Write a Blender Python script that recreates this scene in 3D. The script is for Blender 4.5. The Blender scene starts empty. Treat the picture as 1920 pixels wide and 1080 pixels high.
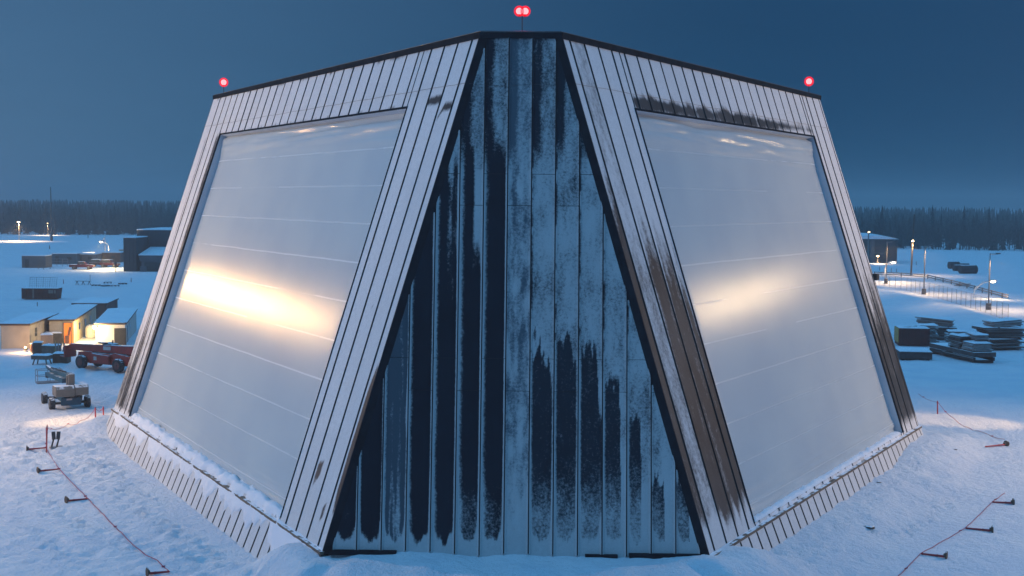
import bpy, math, random
import numpy as np
from mathutils import Vector, Matrix, noise

rnd = random.Random(7)
R = math.radians
scene = bpy.context.scene
col = scene.collection
V = Vector

# ------------------------------------------------------------------ camera numbers
PITCH, ROLL, YAW = 0.0687, 0.0083, -0.0140
FPX = 2386.45
PHI, BETA, SL, W0 = R(60), 0.3211, 23.868, 1.79
H = SL * math.cos(BETA)
CAM = V((0.5053, -57.905, -7.4225 + H))
FW = V((math.sin(YAW) * math.cos(PITCH), math.cos(YAW) * math.cos(PITCH), -math.sin(PITCH)))
_r0 = V((math.cos(YAW), -math.sin(YAW), 0)); _u0 = _r0.cross(FW)
RT = _r0 * math.cos(ROLL) + _u0 * math.sin(ROLL)
UP = -_r0 * math.sin(ROLL) + _u0 * math.cos(ROLL)
GZ = -1.9                                    # level of the snow field


def at(px, py, z=GZ):
    """where a line of sight through a photo pixel meets the level z"""
    d = FW + RT * ((px - 960) / FPX) - UP * ((py - 540) / FPX)
    return CAM + d * ((z - CAM.z) / d.z)


# ------------------------------------------------------------------ helpers
class MB:
    def __init__(s):
        s.v = []; s.f = []; s.m = []; s.attr = {}

    def quad(s, a, b, c, d, m=0):
        i = len(s.v); s.v += [tuple(a), tuple(b), tuple(c), tuple(d)]
        s.f.append((i, i + 1, i + 2, i + 3)); s.m.append(m)

    def poly(s, pts, m=0):
        i = len(s.v); s.v += [tuple(p) for p in pts]
        s.f.append(tuple(range(i, i + len(pts)))); s.m.append(m)

    def box(s, c, size, rz=0, m=0, mat=None, taper=1.0):
        x, y, z = [k / 2 for k in size]
        M = mat if mat else Matrix.Rotation(rz, 4, 'Z')
        i = len(s.v)
        for dz in (-1, 1):
            k = taper if dz > 0 else 1
            for dx, dy in ((-1, -1), (1, -1), (1, 1), (-1, 1)):
                p = M @ V((dx * x * k, dy * y * k, dz * z)); s.v.append((p.x + c[0], p.y + c[1], p.z + c[2]))
        for f in ((3, 2, 1, 0), (4, 5, 6, 7), (0, 1, 5, 4), (1, 2, 6, 5), (2, 3, 7, 6), (3, 0, 4, 7)):
            s.f.append(tuple(i + k for k in f)); s.m.append(m)

    def tube(s, p0, p1, r0, r1=None, n=8, m=0, caps=True):
        p0 = V(p0); p1 = V(p1); r1 = r0 if r1 is None else r1
        d = (p1 - p0).normalized()
        a = d.orthogonal().normalized(); b = d.cross(a)
        i = len(s.v)
        for p, r in ((p0, r0), (p1, r1)):
            for k in range(n):
                t = 2 * math.pi * k / n
                s.v.append(tuple(p + a * (r * math.cos(t)) + b * (r * math.sin(t))))
        for k in range(n):
            s.f.append((i + k, i + (k + 1) % n, i + n + (k + 1) % n, i + n + k)); s.m.append(m)
        if caps:
            s.f.append(tuple(i + k for k in reversed(range(n)))); s.m.append(m)
            s.f.append(tuple(i + n + k for k in range(n))); s.m.append(m)

    def path(s, pts, r, n=6, m=0):
        for a, b in zip(pts[:-1], pts[1:]):
            s.tube(a, b, r, n=n, m=m)

    def ball(s, c, r, nu=14, nv=8, sz=(1, 1, 1), m=0, jit=0):
        i = len(s.v)
        for a in range(nv + 1):
            th = math.pi * a / nv
            for b in range(nu):
                ph = 2 * math.pi * b / nu
                k = 1 + (jit * (noise.noise(V((math.cos(ph) * 1.7 + c[0], math.sin(ph) * 1.7 + c[1], th * 2)))) if jit else 0)
                s.v.append((c[0] + r * k * sz[0] * math.sin(th) * math.cos(ph), c[1] + r * k * sz[1] * math.sin(th) * math.sin(ph), c[2] + r * k * sz[2] * math.cos(th)))
        for a in range(nv):
            for b in range(nu):
                s.f.append((i + a * nu + b, i + (a + 1) * nu + b, i + (a + 1) * nu + (b + 1) % nu, i + a * nu + (b + 1) % nu)); s.m.append(m)

    def lathe(s, c, axis, prof, n=20, m=0):
        """prof: list of (offset along the axis, radius)"""
        ax = V(axis).normalized(); a = ax.orthogonal().normalized(); b = ax.cross(a); c = V(c)
        i = len(s.v)
        for o, r in prof:
            for k in range(n):
                t = 2 * math.pi * k / n
                s.v.append(tuple(c + ax * o + a * (r * math.cos(t)) + b * (r * math.sin(t))))
        for j in range(len(prof) - 1):
            for k in range(n):
                s.f.append((i + j * n + k, i + j * n + (k + 1) % n, i + (j + 1) * n + (k + 1) % n, i + (j + 1) * n + k)); s.m.append(m)
        s.f.append(tuple(i + k for k in reversed(range(n)))); s.m.append(m)
        j = i + (len(prof) - 1) * n
        s.f.append(tuple(j + k for k in range(n))); s.m.append(m)

    def prism(s, outline, y0, y1, m=0):
        """outline in x, z pushed along y"""
        n = len(outline); i = len(s.v)
        for y in (y0, y1):
            s.v += [(p[0], y, p[1]) for p in outline]
        s.f.append(tuple(i + k for k in range(n))); s.m.append(m)
        s.f.append(tuple(i + n + k for k in reversed(range(n)))); s.m.append(m)
        for k in range(n):
            s.f.append((i + k, i + n + k, i + n + (k + 1) % n, i + (k + 1) % n)); s.m.append(m)

    def build(s, name, mats, parent=None, smooth=False, bevel=0, uv=None):
        me = bpy.data.meshes.new(name)
        me.from_pydata(s.v, [], s.f)
        if not isinstance(mats, (list, tuple)):
            mats = [mats]
        for mm in mats:
            me.materials.append(mm)
        if len(mats) > 1:
            me.polygons.foreach_set('material_index', s.m)
        for k, vals in s.attr.items():
            a = me.attributes.new(k, 'FLOAT', 'POINT'); a.data.foreach_set('value', vals)
        if smooth:
            me.polygons.foreach_set('use_smooth', [True] * len(s.f))
        me.update()
        o = bpy.data.objects.new(name, me); col.objects.link(o)
        if parent is not None:
            o.parent = parent
        if bevel:
            b = o.modifiers.new('bevel', 'BEVEL'); b.width = bevel; b.segments = 2; b.limit_method = 'ANGLE'
        return o


def empty(name, loc=(0, 0, 0), rz=0):
    o = bpy.data.objects.new(name, None); col.objects.link(o)
    o.location = loc; o.rotation_euler = (0, 0, rz); o.empty_display_size = .3
    return o


def tag(o, label=None, cat=None, group=None, kind=None):
    if label: o['label'] = label
    if cat: o['category'] = cat
    if group: o['group'] = group
    if kind: o['kind'] = kind
    return o


def thing(name, loc, rz, label, cat, group=None):
    return tag(empty(name, loc, rz), label, cat, group)


def dup(o, parent=None):
    c = o.copy(); col.objects.link(c); c.parent = parent
    for ch in list(o.children):
        dup(ch, c)
    return c


DOWN = R(150)


def lamp(name, kind, loc, power, colr, radius=.15, parent=None, spot=None, aim=None, blend=.6):
    d = bpy.data.lights.new(name, kind); d.energy = power; d.color = colr; d.shadow_soft_size = radius
    if kind == 'SPOT':
        d.spot_size = spot; d.spot_blend = blend
    o = bpy.data.objects.new(name, d); col.objects.link(o); o.location = loc
    if aim is not None:
        o.rotation_euler = (V(aim) - V(loc)).to_track_quat('-Z', 'Y').to_euler()
    if parent is not None: o.parent = parent
    return o


# ------------------------------------------------------------------ materials
def nd(nt, t, **kw):
    n = nt.nodes.new(t)
    for k, v in kw.items():
        if k.startswith('i_'):
            n.inputs[k[2:].replace('_', ' ')].default_value = v
        else:
            setattr(n, k, v)
    return n


def math_n(nt, op, a, b=None, clamp=False):
    n = nt.nodes.new('ShaderNodeMath'); n.operation = op; n.use_clamp = clamp
    for i, x in enumerate((a, b)):
        if x is None: continue
        if isinstance(x, (int, float)): n.inputs[i].default_value = x
        else: nt.links.new(x, n.inputs[i])
    return n.outputs[0]


def ramp(nt, src, lo, hi):
    n = nt.nodes.new('ShaderNodeMapRange'); n.interpolation_type = 'SMOOTHSTEP'
    nt.links.new(src, n.inputs[0]); n.inputs[1].default_value = lo; n.inputs[2].default_value = hi
    return n.outputs[0]


def mixc(nt, f, a, b):
    n = nt.nodes.new('ShaderNodeMix'); n.data_type = 'RGBA'
    for i, x in ((0, f), (6, a), (7, b)):
        if isinstance(x, (int, float)): n.inputs[i].default_value = x
        elif isinstance(x, tuple): n.inputs[i].default_value = (*x, 1) if len(x) == 3 else x
        else: nt.links.new(x, n.inputs[i])
    return n.outputs[2]


def noise_n(nt, scale, detail=4, vec=None, rough=.55, stretch=None):
    n = nt.nodes.new('ShaderNodeTexNoise'); n.inputs['Scale'].default_value = scale; n.inputs['Detail'].default_value = detail
    n.inputs['Roughness'].default_value = rough
    if vec is None:
        vec = nt.nodes.new('ShaderNodeTexCoord').outputs['Object']
    if stretch:
        mp = nt.nodes.new('ShaderNodeMapping'); mp.inputs['Scale'].default_value = stretch
        nt.links.new(vec, mp.inputs[0]); vec = mp.outputs[0]
    nt.links.new(vec, n.inputs['Vector'])
    return n.outputs['Fac']


def new_mat(name):
    m = bpy.data.materials.new(name); m.use_nodes = True
    nt = m.node_tree; b = nt.nodes['Principled BSDF']
    return m, nt, b


def bump(nt, b, h, strength=.4, dist=.02):
    n = nt.nodes.new('ShaderNodeBump'); n.inputs['Strength'].default_value = strength; n.inputs['Distance'].default_value = dist
    nt.links.new(h, n.inputs['Height']); nt.links.new(n.outputs[0], b.inputs['Normal'])
    return n


SNOW = (.80, .83, .88)


def plain(name, c1, c2=None, rough=.6, metal=0, scale=2.5, snow=0.0, bmp=.15):
    """a weathered paint or metal; snow > 0 lets snow lie on upward faces"""
    m, nt, b = new_mat(name)
    c2 = c2 or tuple(k * .6 for k in c1)
    c = mixc(nt, ramp(nt, noise_n(nt, scale, 6), .35, .68), c1, c2)
    fine = noise_n(nt, scale * 9, 3)
    rg = nt.nodes.new('ShaderNodeMapRange'); nt.links.new(fine, rg.inputs[0])
    rg.inputs[3].default_value = max(0, rough - .12); rg.inputs[4].default_value = min(1, rough + .15)
    nt.links.new(rg.outputs[0], b.inputs['Roughness'])
    if snow:
        g = nt.nodes.new('ShaderNodeNewGeometry'); sx = nt.nodes.new('ShaderNodeSeparateXYZ')
        nt.links.new(g.outputs['True Normal'], sx.inputs[0])
        k = math_n(nt, 'ADD', sx.outputs[2], math_n(nt, 'MULTIPLY', noise_n(nt, 1.6, 5), .9))
        f = ramp(nt, k, 1.62 - snow, 1.72 - snow)
        c = mixc(nt, f, c, SNOW)
    nt.links.new(c, b.inputs['Base Color'])
    b.inputs['Metallic'].default_value = metal
    bump(nt, b, fine, bmp, .01)
    return m


def emit(name, c, s):
    m, nt, b = new_mat(name)
    b.inputs['Base Color'].default_value = (*[min(1, k) for k in c], 1)
    b.inputs['Emission Color'].default_value = (*c, 1); b.inputs['Emission Strength'].default_value = s
    return m


def snow_mat(name, big=True, lumps=.5):
    m, nt, b = new_mat(name)
    co = nt.nodes.new('ShaderNodeTexCoord').outputs['Object']
    n1 = noise_n(nt, .35, 5, co); n2 = noise_n(nt, 2.6, 6, co, .6); n3 = noise_n(nt, 14, 4, co, .65)
    c = mixc(nt, ramp(nt, n1, .35, .7), (.78, .82, .88), (.70, .76, .85))
    c = mixc(nt, math_n(nt, 'MULTIPLY', ramp(nt, n2, .55, .75), .35), c, (.84, .85, .88))
    nt.links.new(c, b.inputs['Base Color'])
    b.inputs['Roughness'].default_value = .75
    b.inputs['Specular IOR Level'].default_value = .25
    h = math_n(nt, 'ADD', math_n(nt, 'MULTIPLY', n2, 1.0), math_n(nt, 'MULTIPLY', n3, .35))
    bump(nt, b, h, lumps, .3 if big else .08)
    return m


def frost_mat(name, bare, bare2, frost, rough=.45, metal=.6, grain=6.0, drip=(1, 1, .25), film=None, speck=.35, lo=.38, hi=.68, spec=.4):
    """metal sheet with rime on it; the vertex attribute 'cover' says how much rime lies where"""
    m, nt, b = new_mat(name)
    co = nt.nodes.new('ShaderNodeTexCoord').outputs['Object']
    at_ = nt.nodes.new('ShaderNodeAttribute'); at_.attribute_name = 'cover'
    cov = at_.outputs['Fac']
    n1 = noise_n(nt, grain * .35, 5, co, .6, drip); n2 = noise_n(nt, grain * 1.5, 5, co, .75)
    n3 = noise_n(nt, grain * .08, 3, co)
    k = math_n(nt, 'ADD', cov, math_n(nt, 'MULTIPLY', math_n(nt, 'SUBTRACT', n1, .5), .55))
    k = math_n(nt, 'ADD', k, math_n(nt, 'MULTIPLY', math_n(nt, 'SUBTRACT', n2, .5), speck * 2))
    b.inputs['Specular IOR Level'].default_value = spec
    f = ramp(nt, k, lo, hi)
    base = mixc(nt, ramp(nt, n3, .3, .7), bare, bare2)
    base = mixc(nt, math_n(nt, 'MULTIPLY', ramp(nt, n1, .45, .8), .3), base, tuple(x * 1.6 for x in bare2))
    if film:
        a2 = nt.nodes.new('ShaderNodeAttribute'); a2.attribute_name = 'film'
        base = mixc(nt, a2.outputs['Fac'], base, film)
    fr = mixc(nt, ramp(nt, n2, .3, .75), frost, tuple(x * .86 for x in frost))
    fr = mixc(nt, math_n(nt, 'MULTIPLY', ramp(nt, n3, .4, .65), .35), fr, tuple(x * .8 for x in frost))
    nt.links.new(mixc(nt, f, base, fr), b.inputs['Base Color'])
    nt.links.new(math_n(nt, 'MULTIPLY', math_n(nt, 'SUBTRACT', 1.0, f), metal), b.inputs['Metallic'])
    rg = nt.nodes.new('ShaderNodeMapRange'); nt.links.new(f, rg.inputs[0]); rg.inputs[3].default_value = rough; rg.inputs[4].default_value = .8
    nt.links.new(rg.outputs[0], b.inputs['Roughness'])
    bump(nt, b, math_n(nt, 'ADD', f, math_n(nt, 'MULTIPLY', n2, .4)), .25, .02)
    return m


def membrane_mat(name, sw):
    m, nt, b = new_mat(name)
    uv = nt.nodes.new('ShaderNodeUVMap').outputs[0]
    sep = nt.nodes.new('ShaderNodeSeparateXYZ'); nt.links.new(uv, sep.inputs[0])
    n1 = noise_n(nt, .25, 4, uv); nv = noise_n(nt, 1.0, 4, uv, .6, (9, .25, 1)); nh = noise_n(nt, 1.0, 3, uv, .6, (.15, 12, 1))
    c = mixc(nt, ramp(nt, n1, .3, .75), (.51, .57, .59), (.46, .52, .56))
    # welded seams, a band of doubled fabric every 1.9 m up the sheet
    fr = math_n(nt, 'FRACT', math_n(nt, 'ADD', math_n(nt, 'MULTIPLY', sep.outputs[1], 1 / 2.0), math_n(nt, 'MULTIPLY', noise_n(nt, .3, 2, uv), .03)))
    d = math_n(nt, 'ABSOLUTE', math_n(nt, 'SUBTRACT', fr, .5))
    seam = math_n(nt, 'SUBTRACT', 1.0, ramp(nt, d, .012, .03))
    seam = math_n(nt, 'MULTIPLY', seam, ramp(nt, noise_n(nt, 1, 4, uv, .6, (.09, .5, 1)), .2, .6))
    c = mixc(nt, math_n(nt, 'MULTIPLY', seam, .34 * sw), c, (.76, .81, .82))
    nt.links.new(c, b.inputs['Base Color'])
    b.inputs['Specular IOR Level'].default_value = .35
    r = nt.nodes.new('ShaderNodeMapRange'); nt.links.new(nv, r.inputs[0]); r.inputs[3].default_value = .215; r.inputs[4].default_value = .26
    nt.links.new(math_n(nt, 'ADD', r.outputs[0], math_n(nt, 'MULTIPLY', seam, .07)), b.inputs['Roughness'])
    h = math_n(nt, 'ADD', math_n(nt, 'MULTIPLY', nv, .35), math_n(nt, 'MULTIPLY', nh, .15))
    h = math_n(nt, 'ADD', h, math_n(nt, 'MULTIPLY', seam, .15 * sw))
    bump(nt, b, h, .05, .012)
    return m


M = {}
M['snow'] = snow_mat('snow', True, .8)
M['snowcap'] = snow_mat('snow_cap', False, .5)
M['clad'] = frost_mat('frosted_cladding', (.026, .028, .032), (.055, .056, .060), (.70, .71, .73), .6, .0, 3.5, (1.6, 1.6, .18), speck=.28, lo=.30, hi=.76, spec=.15)
M['facet'] = frost_mat('dark_frosted_steel', (.003, .008, .017), (.006, .013, .024), (.53, .52, .53), .5, .0, 6.0, (1.6, 1.6, .4), film=(.085, .11, .135), speck=.62, lo=.22, hi=.86, spec=.12)
M['gap'] = plain('dark_joint', (.012, .016, .024), (.02, .024, .032), .8)
M['trim'] = plain('dark_trim', (.010, .014, .02), (.018, .022, .03), .6, .1, 1.5)
M['trim'].node_tree.nodes['Principled BSDF'].inputs['Specular IOR Level'].default_value = 0
M['coping'] = plain('coping_metal', (.05, .055, .065), (.11, .115, .125), .5, .4, .8)
M['ledge'] = plain('rusty_ledge', (.16, .125, .09), (.09, .07, .055), .7, .1, 1.2, snow=.25)
M['membrane'] = membrane_mat('membrane_with_seams', 1.0)
M['membrane_plain'] = membrane_mat('smooth_membrane', .15)
M['reveal'] = plain('reveal_sheet', (.50, .56, .63), (.44, .50, .58), .5, 0, .6)
M['roof'] = plain('roof_felt', (.5, .52, .56), (.6, .62, .66), .9)
M['steel'] = plain('galvanised_steel', (.30, .31, .33), (.22, .23, .25), .45, .6)
M['darksteel'] = plain('dark_steel', (.035, .037, .042), (.06, .06, .065), .55, .4, snow=.35)
M['black'] = plain('black_rubber', (.015, .015, .016), (.03, .03, .032), .85, 0, 4)
M['tyre'] = plain('snow_dusted_tyre', (.018, .018, .02), (.05, .05, .055), .9, 0, 3, snow=.55)
M['rim'] = plain('wheel_rim', (.20, .19, .18), (.10, .09, .09), .6, .3)
M['redrim'] = plain('red_wheel_rim', (.20, .055, .04), (.10, .04, .035), .6, .1)
M['redpaint'] = plain('red_machine_paint', (.42, .030, .016), (.28, .022, .014), .45, .05, 1.2, snow=.3)
M['bluepaint'] = plain('blue_machine_paint', (.010, .085, .14), (.008, .055, .095), .5, .0, 1.2, snow=.2)
M['greyhood'] = plain('grey_hood', (.20, .175, .15), (.16, .145, .13), .6, 0, 1.2, snow=.5)
M['darkred'] = plain('dark_red_steel', (.085, .016, .014), (.05, .014, .013), .7, .1, 1, snow=.45)
M['postred'] = plain('red_post_plastic', (.42, .022, .028), (.28, .02, .025), .5, 0, 5)
M['tape'] = plain('red_tape', (.45, .05, .08), (.32, .03, .05), .5, 0, 2)
M['base'] = plain('brown_rubber_base', (.07, .05, .035), (.11, .08, .06), .85, 0, 5, snow=.3)
M['whitewall'] = plain('white_cabin_wall', (.62, .60, .56), (.54, .52, .48), .7, 0, .7)
M['greywall'] = plain('grey_cabin_wall', (.30, .285, .265), (.25, .235, .22), .7, 0, .7)
M['tanwall'] = plain('tan_cabin_wall', (.50, .44, .34), (.40, .35, .27), .7, 0, .7)
M['fascia'] = plain('dark_fascia', (.05, .035, .032), (.035, .03, .03), .6)
M['door'] = plain('dark_door', (.025, .025, .025), (.04, .04, .04), .6)
M['window'] = plain('window_glass', (.03, .04, .05), (.05, .06, .07), .12)
M['charcoal'] = plain('charcoal_cladding', (.038, .040, .046), (.05, .053, .06), .6, .2, .5)
M['slate'] = plain('slate_cladding', (.075, .085, .10), (.10, .11, .125), .6, .2, .5)
M['teal'] = plain('teal_cabin', (.045, .085, .115), (.06, .10, .125), .7, 0, .6)
M['shedgrey'] = plain('shed_grey', (.13, .125, .125), (.10, .10, .105), .8, 0, .6)
M['brownred'] = plain('brown_red_cabin', (.13, .06, .05), (.10, .05, .045), .8, 0, .6)
M['wood'] = plain('weathered_wood', (.17, .13, .10), (.11, .09, .075), .85, 0, 3, snow=.5)
M['timber'] = plain('frosty_timber', (.30, .28, .27), (.17, .165, .17), .85, 0, 2, snow=.8)
M['darkwood'] = plain('dark_timber', (.040, .037, .038), (.07, .065, .065), .85, 0, 2, snow=.7)
M['boxbrown'] = plain('brown_crate', (.15, .075, .045), (.10, .055, .04), .8, 0, 2, snow=.55)
M['carred'] = plain('dark_red_car_paint', (.09, .012, .016), (.07, .012, .014), .35, .2, 1, snow=.25)
M['carsnow'] = plain('snowy_car_paint', (.05, .03, .035), (.04, .03, .035), .35, .2, 1, snow=.6)
M['pole'] = plain('weathered_pole', (.085, .07, .06), (.06, .05, .045), .85, 0, 2)
M['lamppole'] = plain('lamp_pole_metal', (.22, .21, .20), (.16, .16, .16), .5, .5)
M['yellow'] = plain('yellow_paint', (.40, .27, .05), (.30, .2, .05), .6)
M['tankwhite'] = plain('white_tank', (.7, .7, .7), (.6, .6, .62), .5)
M['decal'] = plain('white_decal', (.55, .50, .48), (.45, .40, .38), .6, 0, 3)
M['bark'] = plain('bark', (.05, .045, .042), (.08, .075, .07), .95)
M['lampwarm'] = emit('lit_lamp_warm', (1, .72, .38), 14)
M['lampsoft'] = emit('lit_lamp_small', (1, .66, .34), 5)
M['orange_room'] = emit('lit_room', (.9, .22, .03), .35)
M['beacon_core'] = emit('beacon_core', (1, .50, .54), 8)


def beacon_lens_halo():
    m, nt, b = new_mat('red_beacon_lens_halo')
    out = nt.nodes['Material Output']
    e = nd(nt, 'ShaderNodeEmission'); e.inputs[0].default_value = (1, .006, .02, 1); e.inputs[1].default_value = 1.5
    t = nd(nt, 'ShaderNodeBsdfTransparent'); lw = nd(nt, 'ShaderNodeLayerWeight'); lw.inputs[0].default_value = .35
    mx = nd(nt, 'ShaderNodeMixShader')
    f = ramp(nt, lw.outputs['Facing'], .05, .75)  # emission thins out towards the rim, imitating a glow halo
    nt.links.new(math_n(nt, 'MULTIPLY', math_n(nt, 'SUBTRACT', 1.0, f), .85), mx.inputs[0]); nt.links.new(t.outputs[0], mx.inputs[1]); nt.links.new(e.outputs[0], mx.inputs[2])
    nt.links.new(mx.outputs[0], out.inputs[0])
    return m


M['beacon'] = beacon_lens_halo()


def foliage_mat():
    m, nt, b = new_mat('frosty_spruce')
    n1 = noise_n(nt, .08, 4); n2 = noise_n(nt, 1.1, 4)
    c = mixc(nt, ramp(nt, n1, .35, .65), (.028, .034, .034), (.060, .056, .054))
    c = mixc(nt, math_n(nt, 'MULTIPLY', ramp(nt, n2, .45, .7), .6), c, (.15, .15, .155))
    nt.links.new(c, b.inputs['Base Color']); b.inputs['Roughness'].default_value = .95
    b.inputs['Specular IOR Level'].default_value = .1
    return m


M['foliage'] = foliage_mat()

# ------------------------------------------------------------------ the setting: snow field
SB = math.sin(BETA); CB = math.cos(BETA); SP = math.sin(PHI); CP = math.cos(PHI)
WB = W0 + SL * SB * SP                        # half width of the front facet at its foot
YB = -SL * SB * CP                            # y of its foot
LEN = {-1: 42.33, 1: 38.09}


def frame(s):
    o = V((s * W0, 0, H)); t = V((s * CP, SP, 0)); d = V((s * SP * SB, -CP * SB, -CB)); n = V((s * SP * CB, -CP * CB, SB))
    return o, t, d, n


def fbm(x, y, z=0, o=4):
    a = 0; k = 1; f = 1
    for _ in range(o):
        a += k * noise.noise(V((x * f, y * f, z + f))); k *= .5; f *= 2.03
    return a


def sm(x, a, b):
    t = max(0., min(1., (x - a) / (b - a))); return t * t * (3 - 2 * t)


MOUNDS = []                                   # x, y, radius, height


def ground_z(x, y):
    z = GZ; calm = 1.0
    near = 1 - sm(math.hypot(x, y), 60, 160)
    # snow banked up in front of the dark facet
    ax = abs(x) - WB
    if y < 20 and near > 0:
        dy = YB - y
        lat = sm(ax, 3.5, -1.5)
        if dy > -6:
            k = (1 - sm(dy + .6 * fbm(x * .3, y * .3), 1.0, 9.0)) * lat
            z = z + (-.10 + .12 * fbm(x * .4, y * .4, 3) * sm(dy, 0, 2) - z) * k
    for s in (-1, 1):
        o, t, d, n = frame(s)
        foot = o + d * SL
        rel = V((x - foot.x, y - foot.y, 0))
        a = rel.dot(t); q = rel.dot(V((s * SP, -CP, 0)))
        if -3 < a < LEN[s] + 6 and -2 < q < 12:
            jag = .35 * fbm(a * .55, q * .4, 5 + s) + .15 * fbm(a * 2.1, q * 1.1, 9)
            if s < 0:
                hgt = 2.1 * (1 - sm(a + .8 * fbm(a * .6, q * .5, 2), 2.0, 7.0)) - .38
                hgt = max(hgt, 1.0 * sm(a, LEN[s] - 2.5, LEN[s] + 1) * (1 - sm(a, LEN[s] + 1, LEN[s] + 5)))
                ext = 2.6
            else:
                hgt = .72 + 1.2 * (1 - sm(a + .6 * fbm(a * .9, q, 6), 1.5, 6.5)) + .6 * sm(a, 29, 34) * (1 - sm(a, LEN[s] + .5, LEN[s] + 4))
                ext = 4.2
            k = (1 - sm(q + jag, .9, ext + 1.0)) * sm(a, -3, -1)
            z = max(z, GZ + hgt * k + .25 * jag * k) if hgt > 0 else z + hgt * k
            calm *= 1 - .8 * sm(q, 2.6, 1.4) * sm(a, -1, 2) * sm(a, LEN[s] + 3, LEN[s])
    for mx, my, mr, mh in MOUNDS:
        r = math.hypot(x - mx, y - my) / mr
        if r < 1.4:
            z += mh * math.exp(-r * r * 2.5) * (1 + .6 * fbm(x * .7, y * .7, 1))
    # trampled and wind-carved surface
    if near > 0:
        tr = sm(fbm(x * .06, y * .06, 7, 2), -.35, .25)
        lump = fbm(x * 1.5, y * 1.5, 8, 3)
        lf = sm(-x, -4, 14)
        z += calm * near * (.05 * fbm(x * .8, y * .8, 0, 5) + .14 * tr * fbm(x * .45, y * .45, 4, 3) + (.08 + .18 * lf) * (.35 + .65 * tr) * lump * sm(abs(x) - 7, 0, 4)
                     - (.03 + .05 * lf) * sm(fbm(x * .9, y * .9, 15, 2), .28, .45) * sm(abs(x) - 7, 0, 4))
    for qx, qy, qd in PITS.get((int(x // 1), int(y // 1)), ()):
        r = math.hypot(x - qx, y - qy) / .30
        if r < 2: z += qd * (-math.exp(-r * r * 1.6) + .35 * math.exp(-(r - 1.25) ** 2 * 7))
    far = sm(math.hypot(x, y), 60, 200)
    z += far * .22 * fbm(x * .02, y * .02, 2, 3) + 2.4 * sm(y, 640, 950)
    # snow bank along the road fence on the right
    if x > 40 and y > 30:
        p0 = at(1650, 548); p1 = at(1890, 618)
        e = (p1 - p0); e.z = 0; L = e.length; e.normalize()
        rx, ry = x - p0.x, y - p0.y
        a = rx * e.x + ry * e.y; q = abs(rx * e.y - ry * e.x)
        if -60 < a < L + 60 and q < 9:
            z += (.9 + .7 * fbm(a * .09, 0, 3, 3)) * math.exp(-(q / 2.6) ** 2)
    return z


MOUNDS += [(*at(165, 835)[:2], 3.0, .45), (*at(205, 800)[:2], 2.4, .5), (*at(120, 815)[:2], 1.5, .25),
           (*at(1640, 990)[:2], 1.2, .22), (*at(1765, 915)[:2], 2.2, .2)]


PITS = {}
for trail in (((52, 905), (150, 985), (240, 1040)), ((330, 1000), (250, 905), (150, 860)), ((60, 990), (140, 1075)), ((200, 900), (300, 985), (420, 1060)),
              ((1500, 1070), (1600, 985), (1690, 905), (1770, 860)), ((1560, 1010), (1700, 1005), (1790, 930)), ((1600, 940), (1700, 870)), ((1450, 1075), (1560, 1040), (1640, 1060))):
    for a, b in zip(trail[:-1], trail[1:]):
        pa, pb = at(*a), at(*b); n_ = max(2, int((pb - pa).length / .62))
        e = (pb - pa).normalized(); w = V((-e.y, e.x, 0))
        for i in range(n_):
            p = pa.lerp(pb, i / n_) + w * (.2 * (1 if i % 2 else -1) + rnd.uniform(-.25, .25))
            for cx_ in (-1, 0, 1):
                for cy_ in (-1, 0, 1): PITS.setdefault((int(p.x // 1) + cx_, int(p.y // 1) + cy_), []).append((p.x, p.y, rnd.uniform(.10, .2)))


def axis(lo, hi, fine_lo, fine_hi, step):
    a = list(np.arange(fine_lo, fine_hi, step))
    x = fine_hi; s = step
    while x < hi:
        a.append(x); s *= 1.09; x += s
    a.append(hi)
    x = fine_lo - step; s = step
    b = []
    while x > lo:
        b.append(x); s *= 1.09; x -= s
    b.append(lo)
    return b[::-1] + a


gx = axis(-4000, 4000, -37, 35, .24); gy = axis(-400, 4500, -8, 28, .24)
g = MB()
for y in gy:
    for x in gx:
        g.v.append((x, y, ground_z(x, y)))
nx = len(gx)
for j in range(len(gy) - 1):
    for i in range(nx - 1):
        g.f.append((j * nx + i, j * nx + i + 1, (j + 1) * nx + i + 1, (j + 1) * nx + i)); g.m.append(0)
tag(g.build('ground', M['snow'], smooth=True), 'trampled blue-white snow covering the whole yard and field', kind='structure')


def on(px, py, lift=0.0, it=4):
    z = GZ
    for _ in range(it):
        p = at(px, py, z); z = ground_z(p.x, p.y)
    p = at(px, py, z); p.z = z + lift
    return p


# ------------------------------------------------------------------ the radar building
bld = thing('radar_building', (0, 0, 0), 0, 'huge sloped radar building with two white membrane arrays and a frosted dark front facet', 'radar building')


def cover_left(a, b):
    L = LEN[-1]; c = .92
    if b > 23.65: return .95
    k = sm(a, L - 4.2, L - 3.4) * sm(b + 2.5 * fbm(a * 1.2, b * .15, 3), 15, 22)
    c -= .42 * k
    # two torn patches and rubbed spots on the near column
    for pa, pb, ra, rb in ((3.2, 20.9, .28, .6), (1.35, 22.4, .2, .4), (.25, 19, .3, 3.5), (2.7, 12.9, .08, .12)):
        r = ((a - pa) / ra) ** 2 + ((b - pb) / rb) ** 2
        if r < 1.5: c -= .75 * (1 - sm(r, .5, 1.4))
    for pa, pb in ((2.88, 2.95), (1.46, 3.42)):             # two sheets where the rime has torn off
        if abs(a - pa) < .72:
            e = abs(b - pb - .22 * (a - pa) - .10 * fbm(a * 3, pb, 2)) - .17 - .10 * fbm(a * 2.1, b * 2, 4)
            c -= .8 * sm(e, .05, -.06)
    c -= .5 * sm(b, .5, .1) * sm(fbm(a * .5, 1, 2), .05, .3)
    c -= .55 * sm(b, 2.7, 3.15) * sm(a, 5.6, 5.9) * sm(fbm(a * .7, 4, 2), .05, .35)
    return c


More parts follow.
